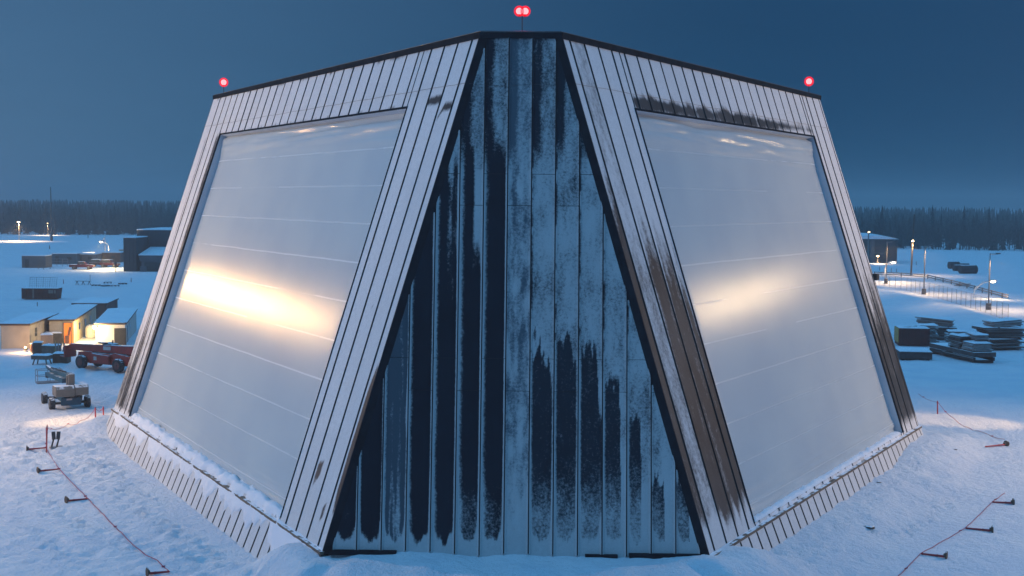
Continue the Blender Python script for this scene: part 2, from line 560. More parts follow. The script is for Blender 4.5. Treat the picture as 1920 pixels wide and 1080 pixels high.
def cover_right(a, b):
    L = LEN[1]; c = .86
    if b > 23.65: return .9
    idx = math.floor((a - .75) / 1.42)
    if a < 5.9:
        if idx == 0:
            c = .62 + .1 * fbm(a, b * .2)
            c -= .12 * sm(b, 9, 22)
        else:
            st = {-1: 5.5, 1: 7.5, 2: 9.0, 3: 10}.get(idx, 9)
            c -= (.60 + .2 * fbm(a * 3.5, b * .12, 17)) * sm(b + 2.0 * fbm(a * 2.3, b * .25, 3), st - 2.0, st + 5)
            fa = (a - .75) / 1.42 - idx
            c += .55 * sm(fa, .16, .04) * sm(b, 22, 6)
        c += .6 * sm(b + fbm(a * 1.5, 2), 22.0, 23.6)
    elif a > 33.9:
        c -= .60 * sm(b + 3.0 * fbm(a * 1.4, b * .2, 3), 9, 19)
        c += .5 * sm(b, 22.6, 23.6)
    else:
        c -= .85 * sm(b + .35 * fbm(a * 1.2, b, 3), 2.15, 2.75) * sm(a, 5.7, 6.1) * (1 - .5 * sm(a, 24, 32))
        c += .5 * sm(b, 2.95, 3.1)
    return c


WIN = {-1: (5.84, 37.57, 3.12, 23.70), 1: (5.84, 33.985, 3.12, 23.70)}
for s in (-1, 1):
    o, t, d, n = frame(s)
    L = LEN[s]; a0, a1, b0, b1 = WIN[s]
    P = lambda a, b, h=0: o + t * a + d * b + n * h
    cov = cover_left if s < 0 else cover_right
    fc = tag(empty('array_face'), 'left array face, evenly white with frost' if s < 0 else 'right array face, brown and bare near its edges')
    fc.parent = bld
    # dark backing behind the joints
    bk = MB(); h = -.07
    for (ua, ub, va, vb) in ((0, L, 0, b0), (0, a0, b0, SL), (a1, L, b0, SL), (a0, a1, b1, SL)):
        bk.quad(P(ua, va, h), P(ub, va, h), P(ub, vb, h), P(ua, vb, h))
    bk.build('joint_backing', M['gap'], fc)
    # upright cladding sheets
    seams = [0.0] + [.75 + 1.42 * k for k in range(40) if .75 + 1.42 * k < L - .4] + [L]
    cl = MB(); cv = []

    def sheet(ua, ub, va, vb, lift):
        nu = 5; nv = max(2, int((vb - va) / .4))
        i0 = len(cl.v)
        for j in range(nv + 1):
            b_ = va + (vb - va) * j / nv
            for i in range(nu + 1):
                a_ = ua + (ub - ua) * i / nu
                cl.v.append(tuple(P(a_, b_, lift))); cv.append(cov(a_, b_))
        for j in range(nv):
            for i in range(nu):
                q = i0 + j * (nu + 1) + i
                cl.f.append((q, q + 1, q + nu + 2, q + nu + 1)); cl.m.append(0)
        # returned edges
        for (x0, x1) in ((ua, ua), (ub, ub)):
            for (y0, y1) in ((va, vb),):
                k0 = len(cl.v)
                cl.v += [tuple(P(x0, y0, .022)), tuple(P(x0, y1, .022)), tuple(P(x0, y1, -.07)), tuple(P(x0, y0, -.07))]
                cv.extend([-.1] * 4); cl.f.append((k0, k0 + 1, k0 + 2, k0 + 3)); cl.m.append(0)
    gpw = .125
    for k in range(len(seams) - 1):
        ua, ub = seams[k] + gpw / 2, seams[k + 1] - gpw / 2
        lift = rnd.uniform(-.012, .012)
        mid = (ua + ub) / 2
        if ub <= a0 + .3 or ua >= a1 - .3:
            if ub > a0 and ua < a0: ub = a0
            if ua < a1 and ub > a1: ua = a1
            sheet(ua, ub, .12, SL - .02, lift)
        else:
            if ua < a0 - .1:
                sheet(ua, a0 - .02, .12, SL - .02, lift); ua = a0 + .04
            if ub > a1 + .1:
                sheet(a1 + .02, ub, .12, SL - .02, lift); ub = a1 - .04
            sheet(ua, ub, .12, b0, lift)
            sheet(ua, ub, b1, SL - .02, lift)
    cl.attr['cover'] = cv
    cl.build('cladding', M['clad'], fc)
    # cross joint batten / cable near the roof
    cb = MB(); pts = [P(a_, 2.3 + .015 * math.sin(a_ * 1.3), .02) for a_ in np.linspace(.1, L - .1, 40)]
    cb.path(pts, .009, 4); cb.build('cable', M['coping'], fc)
    # window frame: dark trim round the recess
    DEP = -.50
    tr = MB(); e = .07
    for (ua, ub, va, vb) in ((a0 - e, a1 + e, b0 - e, b0), (a0 - e, a0, b0, b1), (a1, a1 + e, b0, b1)):
        i = len(tr.v)
        for hh in (-.06, .045):
            tr.v += [tuple(P(ua, va, hh)), tuple(P(ub, va, hh)), tuple(P(ub, vb, hh)), tuple(P(ua, vb, hh))]
        for f in ((4, 5, 6, 7), (0, 1, 5, 4), (1, 2, 6, 5), (2, 3, 7, 6), (3, 0, 4, 7)):
            tr.f.append(tuple(i + q for q in f)); tr.m.append(0)
    tr.build('window_trim', M['trim'], fc)
    # the sides of the recess
    rv = MB()
    rv.quad(P(a1, b0, -.06), P(a1, b1, -.06), P(a1, b1, DEP), P(a1, b0, DEP))
    rv.quad(P(a0, b0, -.06), P(a0, b1, -.06), P(a0, b1, DEP), P(a0, b0, DEP))
    rv.quad(P(a0, b0, -.06), P(a1, b0, -.06), P(a1, b0, DEP), P(a0, b0, DEP))
    rv.quad(P(a0, b1, -.06), P(a1, b1, -.06), P(a1, b1, DEP), P(a0, b1, DEP))
    rv.build('recess_side', M['reveal'], fc)
    # the taut white sheet
    mb = MB(); uvs = []
    na, nb = 110, 190
    for j in range(nb + 1):
        b_ = b0 + (b1 - b0) * j / nb
        for i in range(na + 1):
            a_ = a0 + (a1 - a0) * i / na
            ea = min(a_ - a0, a1 - a_); et = b_ - b0; eb = b1 - b_
            hh = DEP + .10 * sm(min(ea, et, eb), 0, 1.2)
            # gathered folds along the head and the foot of the sheet
            wt = math.exp(-(et / (1.05 if s < 0 else 1.3)) ** 2); wb = math.exp(-(eb / .9) ** 2)
            hh += wt * .64 * (.5 - abs(fbm(a_ * .030 + b_ * .12, b_ * 1.15 - a_ * .02, 4 + s, 3) + .12 * fbm(a_ * .3, b_ * 1.5, 9))) * sm(et, 0, .3)
            hh += wb * .38 * (.5 - abs(fbm(a_ * .05, b_ * 1.6 + a_ * .02, 8 + s, 3))) * sm(eb, 0, .25)
            hh += .006 * fbm(a_ * .1, b_ * .25, 2 + s, 2)
            mb.v.append(tuple(P(a_, b_, hh))); uvs.append((a_, b_))
    for j in range(nb):
        for i in range(na):
            q = j * (na + 1) + i
            mb.f.append((q, q + 1, q + na + 2, q + na + 1) if s > 0 else (q + na + 1, q + na + 2, q + 1, q)); mb.m.append(0)
    mo = mb.build('membrane', M['membrane' if s < 0 else 'membrane_plain'], fc, smooth=True)
    uvl = mo.data.uv_layers.new(name='UVMap')
    li = np.empty(len(mo.data.loops), np.int32); mo.data.loops.foreach_get('vertex_index', li)
    uvl.data.foreach_set('uv', np.array(uvs, np.float32)[li].ravel())
    # ledge and the flared skirt below
    nh = V((s * SP, -CP, 0))
    foot = lambda a, q=0, z=0: o + d * SL + t * a + nh * q + V((0, 0, z))
    lg = MB()
    i = 0
    for ua, ub in ((-.05, L + .1),):
        i = len(lg.v)
        for zz in (-.14, -.005):
            for (aa, qq) in ((ua, -.2), (ub, -.2), (ub, .2), (ua, .2)):
                lg.v.append(tuple(foot(aa, qq, zz)))
        for f in ((0, 1, 2, 3), (4, 5, 6, 7), (0, 1, 5, 4), (1, 2, 6, 5), (2, 3, 7, 6), (3, 0, 4, 7)):
            lg.f.append(tuple(i + q for q in f)); lg.m.append(0)
    lg.build('ledge', M['ledge'], fc)
    sk = MB(); cvs = []
    bkq = MB(); bkq.quad(foot(0, .10, -.1), foot(L, .10, -.1), foot(L, 1.10, -2.6), foot(0, 1.10, -2.6)); bkq.build('skirt_backing', M['gap'], fc)
    k = 0; a_ = .2
    while a_ < L - .2:
        ua, ub = a_ + .085, min(a_ + 1.066, L) - .085
        i0 = len(sk.v)
        for j in range(9):
            f_ = j / 8
            for q in range(4):
                aa = ua + (ub - ua) * q / 3
                sk.v.append(tuple(foot(aa, .16 + 1.04 * f_, -.12 - 2.5 * f_)))
                cvs.append(.9 - (.35 * sm(fbm(aa * .4, 3 + s), .1, .4) * sm(f_, .3, .8)))
        for j in range(8):
            for q in range(3):
                r = i0 + j * 4 + q
                sk.f.append((r, r + 1, r + 5, r + 4)); sk.m.append(0)
        a_ += 1.066
    sk.attr['cover'] = cvs
    sk.build('skirt', M['clad'], fc)
    if s < 0:
        kb = MB(); kb.path([foot(a_, 1.16, -2.20) for a_ in np.linspace(5.5, L - 1, 12)], .06, 6); kb.build('kick_rail', M['ledge'], fc)
    # snow lying along the ledge and in the foot of the recess
    sn = MB(); na = 170
    rows = 9
    for i in range(na + 1):
        aa = L * i / na
        inwin = sm(aa, a0, a0 + .5) * (1 - sm(aa, a1 - .5, a1))
        th = (.12 + .14 * fbm(aa * .9, 2.0, 3 + s) + .10 * fbm(aa * 3.1, 5, s)) * (.3 + .7 * inwin) * (1 if s < 0 else .6)
        th = max(.015, th)
        edge = .06 + .10 * fbm(aa * 1.1, 7, s) + .05 * fbm(aa * 4, 3, s)
        if s < 0: edge += .16 * sm(fbm(aa * .6, 11, s), .1, .3)
        for j in range(rows + 1):
            f_ = j / rows
            q = -.62 + (edge + .62) * f_ if inwin > .5 else -.14 + (edge + .14) * f_
            up = (((.30 if s < 0 else .20) + (.16 if s < 0 else .05) * fbm(aa * 1.6, f_ * 2.0, 13 + s)) * (1 - max(0., (f_ - .60) / .40) ** 1.2) if inwin > .5 else .05 * (1 - f_))
            prof = th * math.sin(math.pi * min(1, .15 + .85 * f_)) ** .6 if f_ < 1 else 0
            p = foot(aa, q, -.02 + up + prof - (.12 if f_ == 1 else 0))
            sn.v.append(tuple(p))
    for i in range(na):
        for j in range(rows):
            q = i * (rows + 1) + j
            sn.f.append((q, q + 1, q + rows + 2, q + rows + 1)); sn.m.append(0)
    sn.build('ledge_snow', M['snowcap'], fc, smooth=True)
    # clumps hanging on the skirt
    sc = MB(); na = 200
    for i in range(na + 1):
        aa = 1 + (L - 2) * i / na
        reach = (.26 if s < 0 else -.12) + .34 * fbm(aa * .5, 21, s, 4) + .12 * fbm(aa * 2.2, 5, s)
        reach = max(.02, reach)
        if s < 0: reach = reach * (1 - sm(aa, 33, 37) * .3) + .5 * (1 - sm(aa, 4, 7))
        for j in range(8):
            f_ = j / 7
            k_ = f_ * reach
            th = .07 * min(1, reach * 4) * math.sin(math.pi * (.12 + .88 * f_)) ** .7 * (1 + .8 * fbm(aa * 1.7, f_ * 3, 4)) if f_ < 1 else -.02
            sc.v.append(tuple(foot(aa, .16 + 1.04 * k_ + th, -.12 - 2.5 * k_ + th * .3)))
    for i in range(na):
        for j in range(7):
            q = i * 8 + j
            sc.f.append((q, q + 1, q + 9, q + 8)); sc.m.append(0)
    sc.build('skirt_snow', M['snowcap'], fc, smooth=True)
    # dark corner post along the sloping edge of the facet
    ct = MB()
    i = len(ct.v)
    for b_ in (0.0, SL + .15):
        for (aa, hh) in ((-.02, .05), (.06, .05), (.06, -.3), (-.02, -.3)):
            ct.v.append(tuple(P(aa, b_, hh)))
    for b_ in (0.0, SL + .15):
        q = P(-.02, b_, .05) + V((-s * .36, .04, 0)); r = P(-.02, b_, -.3) + V((-s * .36, .3, 0))
        ct.v.append(tuple(q)); ct.v.append(tuple(r))
    ct.f += [(i, i + 1, i + 5, i + 4), (i + 1, i + 2, i + 6, i + 5), (i, i + 4, i + 10, i + 8), (i + 8, i + 10, i + 11, i + 9), (i + 4, i + 5, i + 6, i + 7)]
    ct.m += [0] * 5
    ct.build('corner_trim', M['trim'], bld)

# ---- dark front facet
fz = tag(empty('front_facet'), 'dark navy steel facet with rime in upright streaks'); fz.parent = bld
fb = MB(); fb.quad((-W0, .09, H), (W0, .09, H), (WB, YB + .09, -.6), (-WB, YB + .09, -.6)); fb.build('joint_backing', M['gap'], fz)
XS = [-.52 + 1.0615 * k for k in range(-8, 10)]


def yimg(z): return 1034 - z / H * 967


def facet_cover(k, u, z, x):
    """k: panel number from the left as seen at the foot, u across 0..1"""
    y = yimg(z)
    c = 0.0
    jag = 24 * fbm(x * 3.1, z * .25, 3) + 20 * fbm(x * 7, z * 1.1, 6)
    lft = .72 * (1 - sm(u, .0, .36)) + .5 * (1 - sm(u, .02, .12)); rgt = .85 * sm(u, .90, .98)
    if k >= 9: lft = 1.6 * (1 - sm(u, .02, .16))
    if k <= 2:
        c = 1.1 * (1 - sm(u, .0, .18)) + .7 * sm(u, .93, .99)
        c += .5 * sm(fbm(x * 5, z * .5, 3), .32, .5) * sm(z, 4, 9)
    elif k == 3:
        c = .75 * (1 - sm(u, .05, .18)) + .6 * sm(u, .90, .97) + .42 * sm(fbm(x * 4, z * .22, 9), .0, .35)
    elif k == 4:
        c = lft * .8 + rgt + .34 * sm(y, 560, 420) * (.7 + 1.2 * fbm(x * 5, z * .35, 2)) + .3 * sm(y, 330, 250)
    elif k == 5:
        c = lft + rgt + sm(u, .35, .6) * .55 * sm(y + 3 * jag, 640, 440) * (.8 + fbm(x * 4, z * .4, 12)) + .3 * sm(y, 360, 260)
    elif k == 6:
        c = lft * .9 + rgt + .8 * sm(u, .48, .72) * sm(y + jag, 540, 440) + .25 * sm(y, 330, 220) + .1
    elif k == 7:
        c = lft * .75 + rgt * 1.1 + .85 * sm(y + jag, 256, 236) + .2 * sm(u, .6, 1) * sm(y, 420, 330) + .08
    elif k == 8:
        c = .60 + .33 * fbm(x * 3, z * .8, 3) + .15 * sm(y, 420, 250)
    elif k == 9:
        c = .24 + .70 * sm(y + 2.6 * jag + (70 * sm(u, .9, .2) - 50), 680, 640) + rgt * .6 + lft * .35
    elif k == 10:
        c = .26 + .68 * sm(y + 1.2 * jag - 40 * sm(u, .6, .95), 650, 620) + rgt * .5 + lft * .35
    elif k == 11:
        c = .28 + .68 * sm(y + 1.0 * jag - 130 * sm(u, .74, .9), 670, 645) + lft * .4
    elif k == 12:
        c = .30 + .66 * sm(y + jag - 330 * sm(u, .68, .86), 722, 700) + lft * .35
    elif k == 13:
        c = .30 + .66 * sm(y + jag - 600 * sm(u, .55, .72), 790, 770) + lft * .3
    else:
        c = .22 + .8 * sm(y + jag - 400 * sm(u, .5, .75), 905, 890)
    if k >= 4 and y < 330:
        c = min(c, .72) * (1 - sm(y, 330, 250)) + sm(y, 330, 250) * (.22 + .40 * sm(u, .22, .5) + .2 * fbm(x * 2, z * .5, 4))
    if k >= 9: c = min(c, .72 + .22 * fbm(x * 1.3, z * .4, 21)) - .5 * sm(u, .10, .0) * sm(fbm(x, z * 1.5, 31), -.3, .2) * sm(y, 720, 640)
    if k >= 9:
        c += .12 * (1 - sm(u, .0, .1))
    # blown snow climbing the foot of each sheet, highest in the corners
    cup = 1.25 - 1.05 * math.sin(math.pi * min(1, max(0, u))) ** .6
    c += 1.1 * (1 - sm(z + .3 * fbm(x * 4, z, 2), .15, .35 + 1.25 * cup))
    c += (.34 if k >= 6 else .2) * (1 - sm(z, 1.0, 4.5))
    return c


fp = MB(); cvs = []; flm = []
for k in range(len(XS) - 1):
    xa, xb = XS[k] + .026, XS[k + 1] - .026
    joints = (15.0, 6.9) if k % 2 == 0 else (16.4, 8.3)
    spans = [(H - .12, joints[0] + .012), (joints[0] - .012, joints[1] + .01), (joints[1] - .01, -.55)]
    for zt, zb in spans:
        nr = max(3, int((zt - zb) / .16)); ncol = 22
        prev = None
        for j in range(nr + 1):
            z = zt + (zb - zt) * j / nr
            f_ = (H - z) / H
            half = W0 + (WB - W0) * f_ - .30
            l, r = max(xa, -half), min(xb, half)
            if r - l < .02:
                prev = None; continue
            i0 = len(fp.v)
            for i in range(ncol + 1):
                x = l + (r - l) * i / ncol
                u = (x - xa) / (xb - xa)
                edge = .085 * (sm(u, .085, .02) + sm(u, .915, .98))        # folded-up sheet edges
                fp.v.append((x, YB * f_ - edge, z)); cvs.append(facet_cover(k, u, z, x) * 1.16 - .13)
                flm.append(.75 if k == 3 else (.95 if k == 8 else (.10 if k >= 9 else 0.02)))
            if prev is not None:
                for i in range(ncol):
                    fp.f.append((i0 + i, i0 + i + 1, prev + i + 1, prev + i)); fp.m.append(0)
            prev = i0
fp.attr['cover'] = cvs; fp.attr['film'] = flm
fp.build('facet_sheet', M['facet'], fz)
cb = MB(); cb.path([(x, YB * .1 - .03 - .01 * math.sin(x * 5), H * .9 + .05 * math.sin(x * 2)) for x in np.linspace(-2.3, 1.6, 9)], .009, 4)
cb.build('cable', M['coping'], fz)
for c_, z_ in (((-6.6, YB - .12, -.02), (2.9, .22, .20)), ((6.55, YB - .12, -.03), (3.3, .22, .22)), ((3.7, YB - .10, -.06), (1.4, .2, .14))):
    sl = MB(); sl.box(c_, z_); sl.build('base_channel', M['trim'], fz)

# ---- roof, coping and the plain back of the block
A_, B_ = V((-W0, 0, H)), V((W0, 0, H))
C_ = V(frame(-1)[0]) + frame(-1)[1] * LEN[-1]; D_ = V(frame(1)[0]) + frame(1)[1] * LEN[1]
rf = MB(); rf.poly([A_ - V((0, 0, .1)), B_ - V((0, 0, .1)), D_ - V((0, 0, .1)), C_ - V((0, 0, .1))])
rf.build('roof', M['roof'], bld)
cp = MB()
for p, q in ((A_, B_), (C_, A_), (B_, D_)):
    e = (q - p).normalized(); nrm = V((e.y, -e.x, 0))
    if p is A_: nrm = V((0, -1, 0))
    i = len(cp.v)
    for base in (p - e * .05, q + e * .05):
        for (hh, zz) in ((.10, -.16), (.12, .13), (-.35, .13), (-.35, -.1)):
            cp.v.append(tuple(base + nrm * hh + V((0, 0, zz))))
    for f in ((0, 1, 5, 4), (1, 2, 6, 5), (2, 3, 7, 6), (3, 0, 4, 7), (0, 1, 2, 3), (4, 5, 6, 7)):
        cp.f.append(tuple(i + k for k in f)); cp.m.append(0)
cp.build('roof_coping', M['trim'], bld)
cc = MB()
for p, q in ((C_, A_), (A_, B_), (B_, D_)):
    cc.tube(p + V((0, -.13, .14)), q + V((0, -.13, .14)), .035, n=6)
cc.build('coping_edge', M['coping'], bld)
CF = V(frame(-1)[0]) + frame(-1)[1] * LEN[-1] + frame(-1)[2] * (SL + 2); DF = V(frame(1)[0]) + frame(1)[1] * LEN[1] + frame(1)[2] * (SL + 2)
bw = MB()
CB2, DB2 = CF + V((3, 14, 0)), DF + V((-3, 14, 0)); CT, DT = C_ + V((3, 12, -.1)), D_ + V((-3, 12, -.1))
bw.quad(C_ - V((0, 0, .1)), CT, CB2, CF); bw.quad(D_ - V((0, 0, .1)), DT, DB2, DF); bw.quad(CT, DT, DB2, CB2)
bw.poly([C_ - V((0, 0, .1)), D_ - V((0, 0, .1)), DT, CT])
bw.build('back_wall', M['charcoal'], bld)

# ---- red obstruction lights
for px_, two, lab, loc in ((977, True, 'twin red obstruction light on a thin mast above the front facet', (V((.05, .25, H)))),
                           (414, False, 'single red obstruction light at the left roof corner', C_ + V((.75, -.2, 0))),
                           (1521, False, 'single red obstruction light at the right roof corner', D_ + V((-.85, -.4, 0)))):
    b = thing('obstruction_light', loc + V((0, 0, .1)), 0, lab, 'warning light', 'red lights on the roof')
    hgt = .86 if two else .85
    m_ = MB(); m_.tube((0, 0, 0), (0, 0, hgt), .022, n=8); m_.box((0, 0, .015), (.2, .2, .03)); m_.build('mast', M['darksteel'], b)
    for dx in ((-.135, .135) if two else (0,)):
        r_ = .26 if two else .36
        q = MB(); q.tube((dx, 0, hgt - .10), (dx, 0, hgt), .07, n=10)
        if two: q.tube((0, 0, hgt - .06), (dx, 0, hgt - .06), .02)
        q.build('lamp_base', M['darksteel'], b)
        gl = MB(); gl.ball((dx, 0, hgt + .14), r_, 18, 12); gl = gl.build('lamp_lens_halo', M['beacon'], b, smooth=True)  # lens swollen to halo size, its red emission stands in for the glow
        co = MB(); co.ball((dx, 0, hgt + .14), r_ * .58, 14, 8); co.build('bulb', M['beacon_core'], gl, smooth=True)
    lamp('beacon_glow', 'POINT', (0, -.1, hgt + .15), 60, (1, .04, .10), .2, b)

# ------------------------------------------------------------------ marker posts and tape
def make_fallen_post():
    r = thing('marker_post', (0, 0, 0), 0, 'fallen red marker post', 'marker post', 'fallen red posts holding the tape')
    m_ = MB(); m_.tube((0, 0, .07), (.98, 0, .035), .055, .04, 10); m_.tube((.98, 0, .035), (1.08, 0, .035), .05, .03, 8)
    m_.tube((.30, 0, .062), (.36, 0, .06), .058, n=10)
    m_.build('post', M['postred'], r)
    q = MB(); q.lathe((-.06, 0, .13), (1, 0, -.06), [(-.05, .20), (.0, .20), (.05, .09), (.11, .075)], 8)
    q.build('post_base', M['base'], r)
    h = MB(); h.tube((1.02, -.05, .04), (1.02, .05, .07), .03, n=6); h.build('tape_clip', M['postred'], r)
    return r


fallen = [((53, 845), (87, 841), 'first fallen red post of the left tape, beside the small sign stand'),
          ((74, 886), (111, 881), 'second fallen red post of the left tape, just nearer than the sign stand'),
          ((127, 942), (164, 937), 'third fallen red post of the left tape, midway along the tape'),
          ((279, 1079), (318, 1074), 'nearest fallen red post of the left tape, at the bottom edge'),
          ((1884, 836), (1847, 839), 'farthest fallen red post on the right, at the end of the sagging tape'),
          ((1897, 946), (1860, 943), 'fallen red post cut by the right frame edge, third from bottom'),
          ((1857, 998), (1810, 992), 'fallen red post on the right, second from bottom of its tape'),
          ((1771, 1047), (1727, 1040), 'nearest fallen red post on the right, by the bottom right corner')]
p0 = make_fallen_post()
tips = []
for i, (b, e, lab) in enumerate(fallen):
    o_ = p0 if i == 0 else dup(p0)
    pb, pe = on(*b), on(*e)
    o_.location = pb + V((0, 0, .02)); dv = pe - pb
    o_.rotation_euler = (0, -math.atan2(dv.z, math.hypot(dv.x, dv.y)), math.atan2(dv.y, dv.x)); o_['label'] = lab
    k = dv.length / 1.08; o_.scale = (k, 1.1, 1.1)
    tips.append(pe)


def make_stake(h):
    r = thing('stake', (0, 0, 0), 0, 'standing red stake', 'stake', 'upright red stakes')
    m_ = MB(); m_.tube((0, 0, -.2), (.02, 0, h), .055, .045, 8); m_.tube((.02, 0, h), (.02, 0, h + .05), .03, .02, 8); m_.build('shaft', M['postred'], r)
    q = MB(); q.tube((.018, 0, h * .82), (.02, 0, h * .9), .062, n=8); q.build('band', M['tape'], r)
    return r


st0 = make_stake(1.0)
stand = []
for i, (px_, py_, hp, lab) in enumerate(((87, 845, 47, 'tall upright red stake at the bend of the left tape, beside the sign stand'),
                                          (179, 783, 19, 'left one of two upright red stakes beside the near left corner of the building'),
                                          (194, 781, 18, 'right one of two upright red stakes, touching the building skirt'),
                                          (1758, 775, 23, 'lone upright red stake on the snow right of the building'))):
    o_ = st0 if i == 0 else dup(st0)
    p = on(px_, py_); o_.location = p; dist = (p - CAM).dot(FW)
    sc_ = hp * dist / FPX; o_.scale = (1, 1, sc_); o_['label'] = lab; stand.append(p + V((0, 0, sc_ * .93)))
    o_.rotation_euler = (0, R((2, -2, 4, 1)[i]), i)


def tape_line(name, pts, lab, r=.035, sag=.12, mat='tape'):
    m_ = MB(); full = []
    for a, b in zip(pts[:-1], pts[1:]):
        n_ = max(4, int((b - a).length / .7))
        for k in range(n_):
            f_ = k / n_; p = a.lerp(b, f_); p = V(p)
            lo = ground_z(p.x, p.y) + .03
            p.z = max(lo, p.z - sag * 4 * f_ * (1 - f_)) + .015 * math.sin(k * 2.1)
            full.append(p)
    full.append(pts[-1])
    m_.path(full, r, 4)
    for k in range(3, len(full), 11):                       # knots in the tape
        m_.tube(full[k] - V((.07, .03, -.01)), full[k] + V((.08, -.02, .05)), r * 1.7, n=5)
    return tag(m_.build(name, M[mat]), lab, 'tape', 'red barrier tapes')


gp = [on(*q, .06) for q in ((87, 843), (111, 881), (165, 937), (252, 1026), (318, 1074))]
tape_line('barrier_tape', [stand[0]] + gp[:], 'red barrier tape running over the snow past four fallen posts on the left', .022, .03)
tape_line('barrier_tape', [stand[0], on(128, 801, .25), on(150, 795, .25), stand[1], stand[2]], 'thin dark red tape sagging from the tall stake to the two corner stakes', .016, .25)
tape_line('barrier_tape', [on(*q, .06) for q in ((1676, 1090), (1726, 1040), (1810, 992), (1860, 943), (1884, 926))], 'red barrier tape running past the nearest fallen posts on the right', .018, .03)
tape_line('barrier_tape', [on(1722, 745, .3), stand[3], on(1787, 788, .2), on(1825, 809, .06), on(1884, 826, .1)], 'red tape sagging away from the lone stake right of the building', .018, .15)

# folding sign stand on the left
p = on(105, 839); s_ = thing('sign_stand', p, R(15), 'small dark folding sign stand on a flat base in the snow', 'sign stand'); s_.scale = (.82, .82, .9)
m_ = MB(); m_.box((0, 0, .05), (1.0, .6, .06)); m_.build('base_plate', M['steel'], s_)
for x in (-.22, .18):
    m_ = MB(); m_.tube((x - .12, 0, .07), (x + .04, 0, .62), .07, .06, 8); m_.build('leg', M['black'], s_)
for x in (-.17, .2):
    m_ = MB(); m_.box((x, 0, .92), (.30, .12, .62), mat=Matrix.Rotation(R(6 if x > 0 else -3), 4, 'Y')); m_.build('panel', M['darksteel'], s_, bevel=.02)
# two pegs and a clod sticking out of the drift under the facet
for i, (px_, py_) in enumerate(((966, 1077), (1012, 1077))):
    p = on(px_, py_)
    g_ = thing('peg', p, i, ('left' if i == 0 else 'right') + ' one of two dark pegs poking out of the drift before the facet', 'peg', 'pegs in the front drift')
    m_ = MB(); m_.tube((-.03, 0, -.1), (.0, 0, .14), .02); m_.build('shaft', M['darksteel'], g_)
    m_ = MB(); m_.tube((.07, .03, -.1), (.10, .03, .11), .015); m_.build('wire', M['steel'], g_)
for px_, py_, r_, lab in ((836, 1075, .045, 'tiny dark stone on the drift before the facet'), (1629, 989, .22, 'dark snow-dusted clod lying on the snow right of the building'),
                          (1648, 905, .10, 'small dark clod below the middle of the right skirt'), (1790, 843, .12, 'small dark clod near the drift at the far right corner'),
                          (205, 805, .12, 'dark clod in the heaped snow at the left corner')):
    p = on(px_, py_); m_ = MB(); m_.ball((0, 0, .02), r_, 10, 6, (1.5, 1, .45), jit=.35)
    o_ = m_.build('clod', M['darksteel'], smooth=True); o_.location = p; tag(o_, lab, 'clod', 'dark clods on the snow')


# ------------------------------------------------------------------ machines
def wheel(parent, c, axis_, r, w, rim='rim', name='wheel'):
    ax = V(axis_).normalized(); t_ = MB()
    t_.lathe(c, ax, [(-w / 2, r * .6), (-w / 2, r * .88), (-w * .38, r * .98), (0, r), (w * .38, r * .98), (w / 2, r * .88), (w / 2, r * .6)], 26)
    b_ = ax.orthogonal().normalized(); a_ = ax.cross(b_)
    for k in range(22):
        t = 2 * math.pi * k / 22; q = V(c) + (b_ * math.cos(t) + a_ * math.sin(t)) * r
        e = ax * (w * .36 * (1 if k % 2 else -1))
        t_.tube(q - e * .05, q + e, .035, n=4)
    o_ = t_.build(name, M['tyre'], parent)
    q = MB(); q.lathe(c, ax, [(-w / 2 - .02, r * .30), (-w / 2 - .015, r * .55), (-w * .4, r * .62), (w * .4, r * .62), (w / 2 + .015, r * .55), (w / 2 + .02, r * .30)], 18)
    q.lathe(c, ax, [(-w / 2 - .06, r * .16), (w / 2 + .06, r * .16)], 10)
    q.build('rim', M[rim], o_)
    return o_


# --- blue boom lift; local +x runs along the chassis to the back, z up
n1, n2, f1 = on(94, 769), on(167, 760), on(74, 754)
ex = (f1 - n1); ex.z = 0; rz = math.atan2(ex.y, ex.x)
mid = (n1 + n2) / 2
bl = thing('boom_lift', (mid.x, mid.y, ground_z(mid.x, mid.y)), rz, 'blue boom lift with grey hood and lowered boom parked on the snow', 'boom lift')
tw, wb = 1.38, 3.3
for x in (0, wb):
    for y in (-tw, tw):
        wheel(bl, (x, y, .48), (0, 1, 0), .50, .40, 'rim')
    m_ = MB(); m_.tube((x, -tw + .1, .50), (x, tw - .1, .50), .12); m_.box((x, 0, .52), (.4, 1.0, .3)); m_.build('axle', M['darksteel'], bl)
m_ = MB(); m_.box((wb / 2, 0, .72), (wb + .9, 1.05, .52)); m_.box((-.52, 0, .66), (.28, 1.55, .62)); m_.build('chassis', M['bluepaint'], bl, bevel=.04)
m_ = MB(); m_.box((-.67, .15, .84), (.02, .45, .14)); m_.build('decal', M['decal'], bl)
m_ = MB(); m_.tube((wb * .42, 0, .95), (wb * .42, 0, 1.25), .55, n=18); m_.build('turntable', M['darksteel'], bl)
m_ = MB(); m_.prism([(-.95, 1.16), (1.25, 1.16), (1.35, 1.5), (1.15, 1.98), (-.75, 2.02), (-1.0, 1.75)], -1.32, -.25)
m_.prism([(-1.05, 1.12), (.4, 1.12), (.45, 1.5), (.3, 1.95), (-.85, 1.98), (-1.1, 1.7)], -.22, 1.28)
m_.build('counterweight_hood', M['greyhood'], bl, bevel=.07)
m_ = MB(); m_.box((-.25, -.1, 2.35), (.3, .5, 1.0)); m_.box((-.1, .2, 2.3), (.22, .14, .9)); m_.build('boom_bracket', M['greyhood'], bl, bevel=.03)
m_ = MB(); m_.tube((-.1, -.1, 2.62), (4.6, .3, 2.40), .36, .32, 4); m_.box((.1, -.1, 2.62), (.7, .42, .5)); m_.build('lower_boom', M['bluepaint'], bl, bevel=.02)
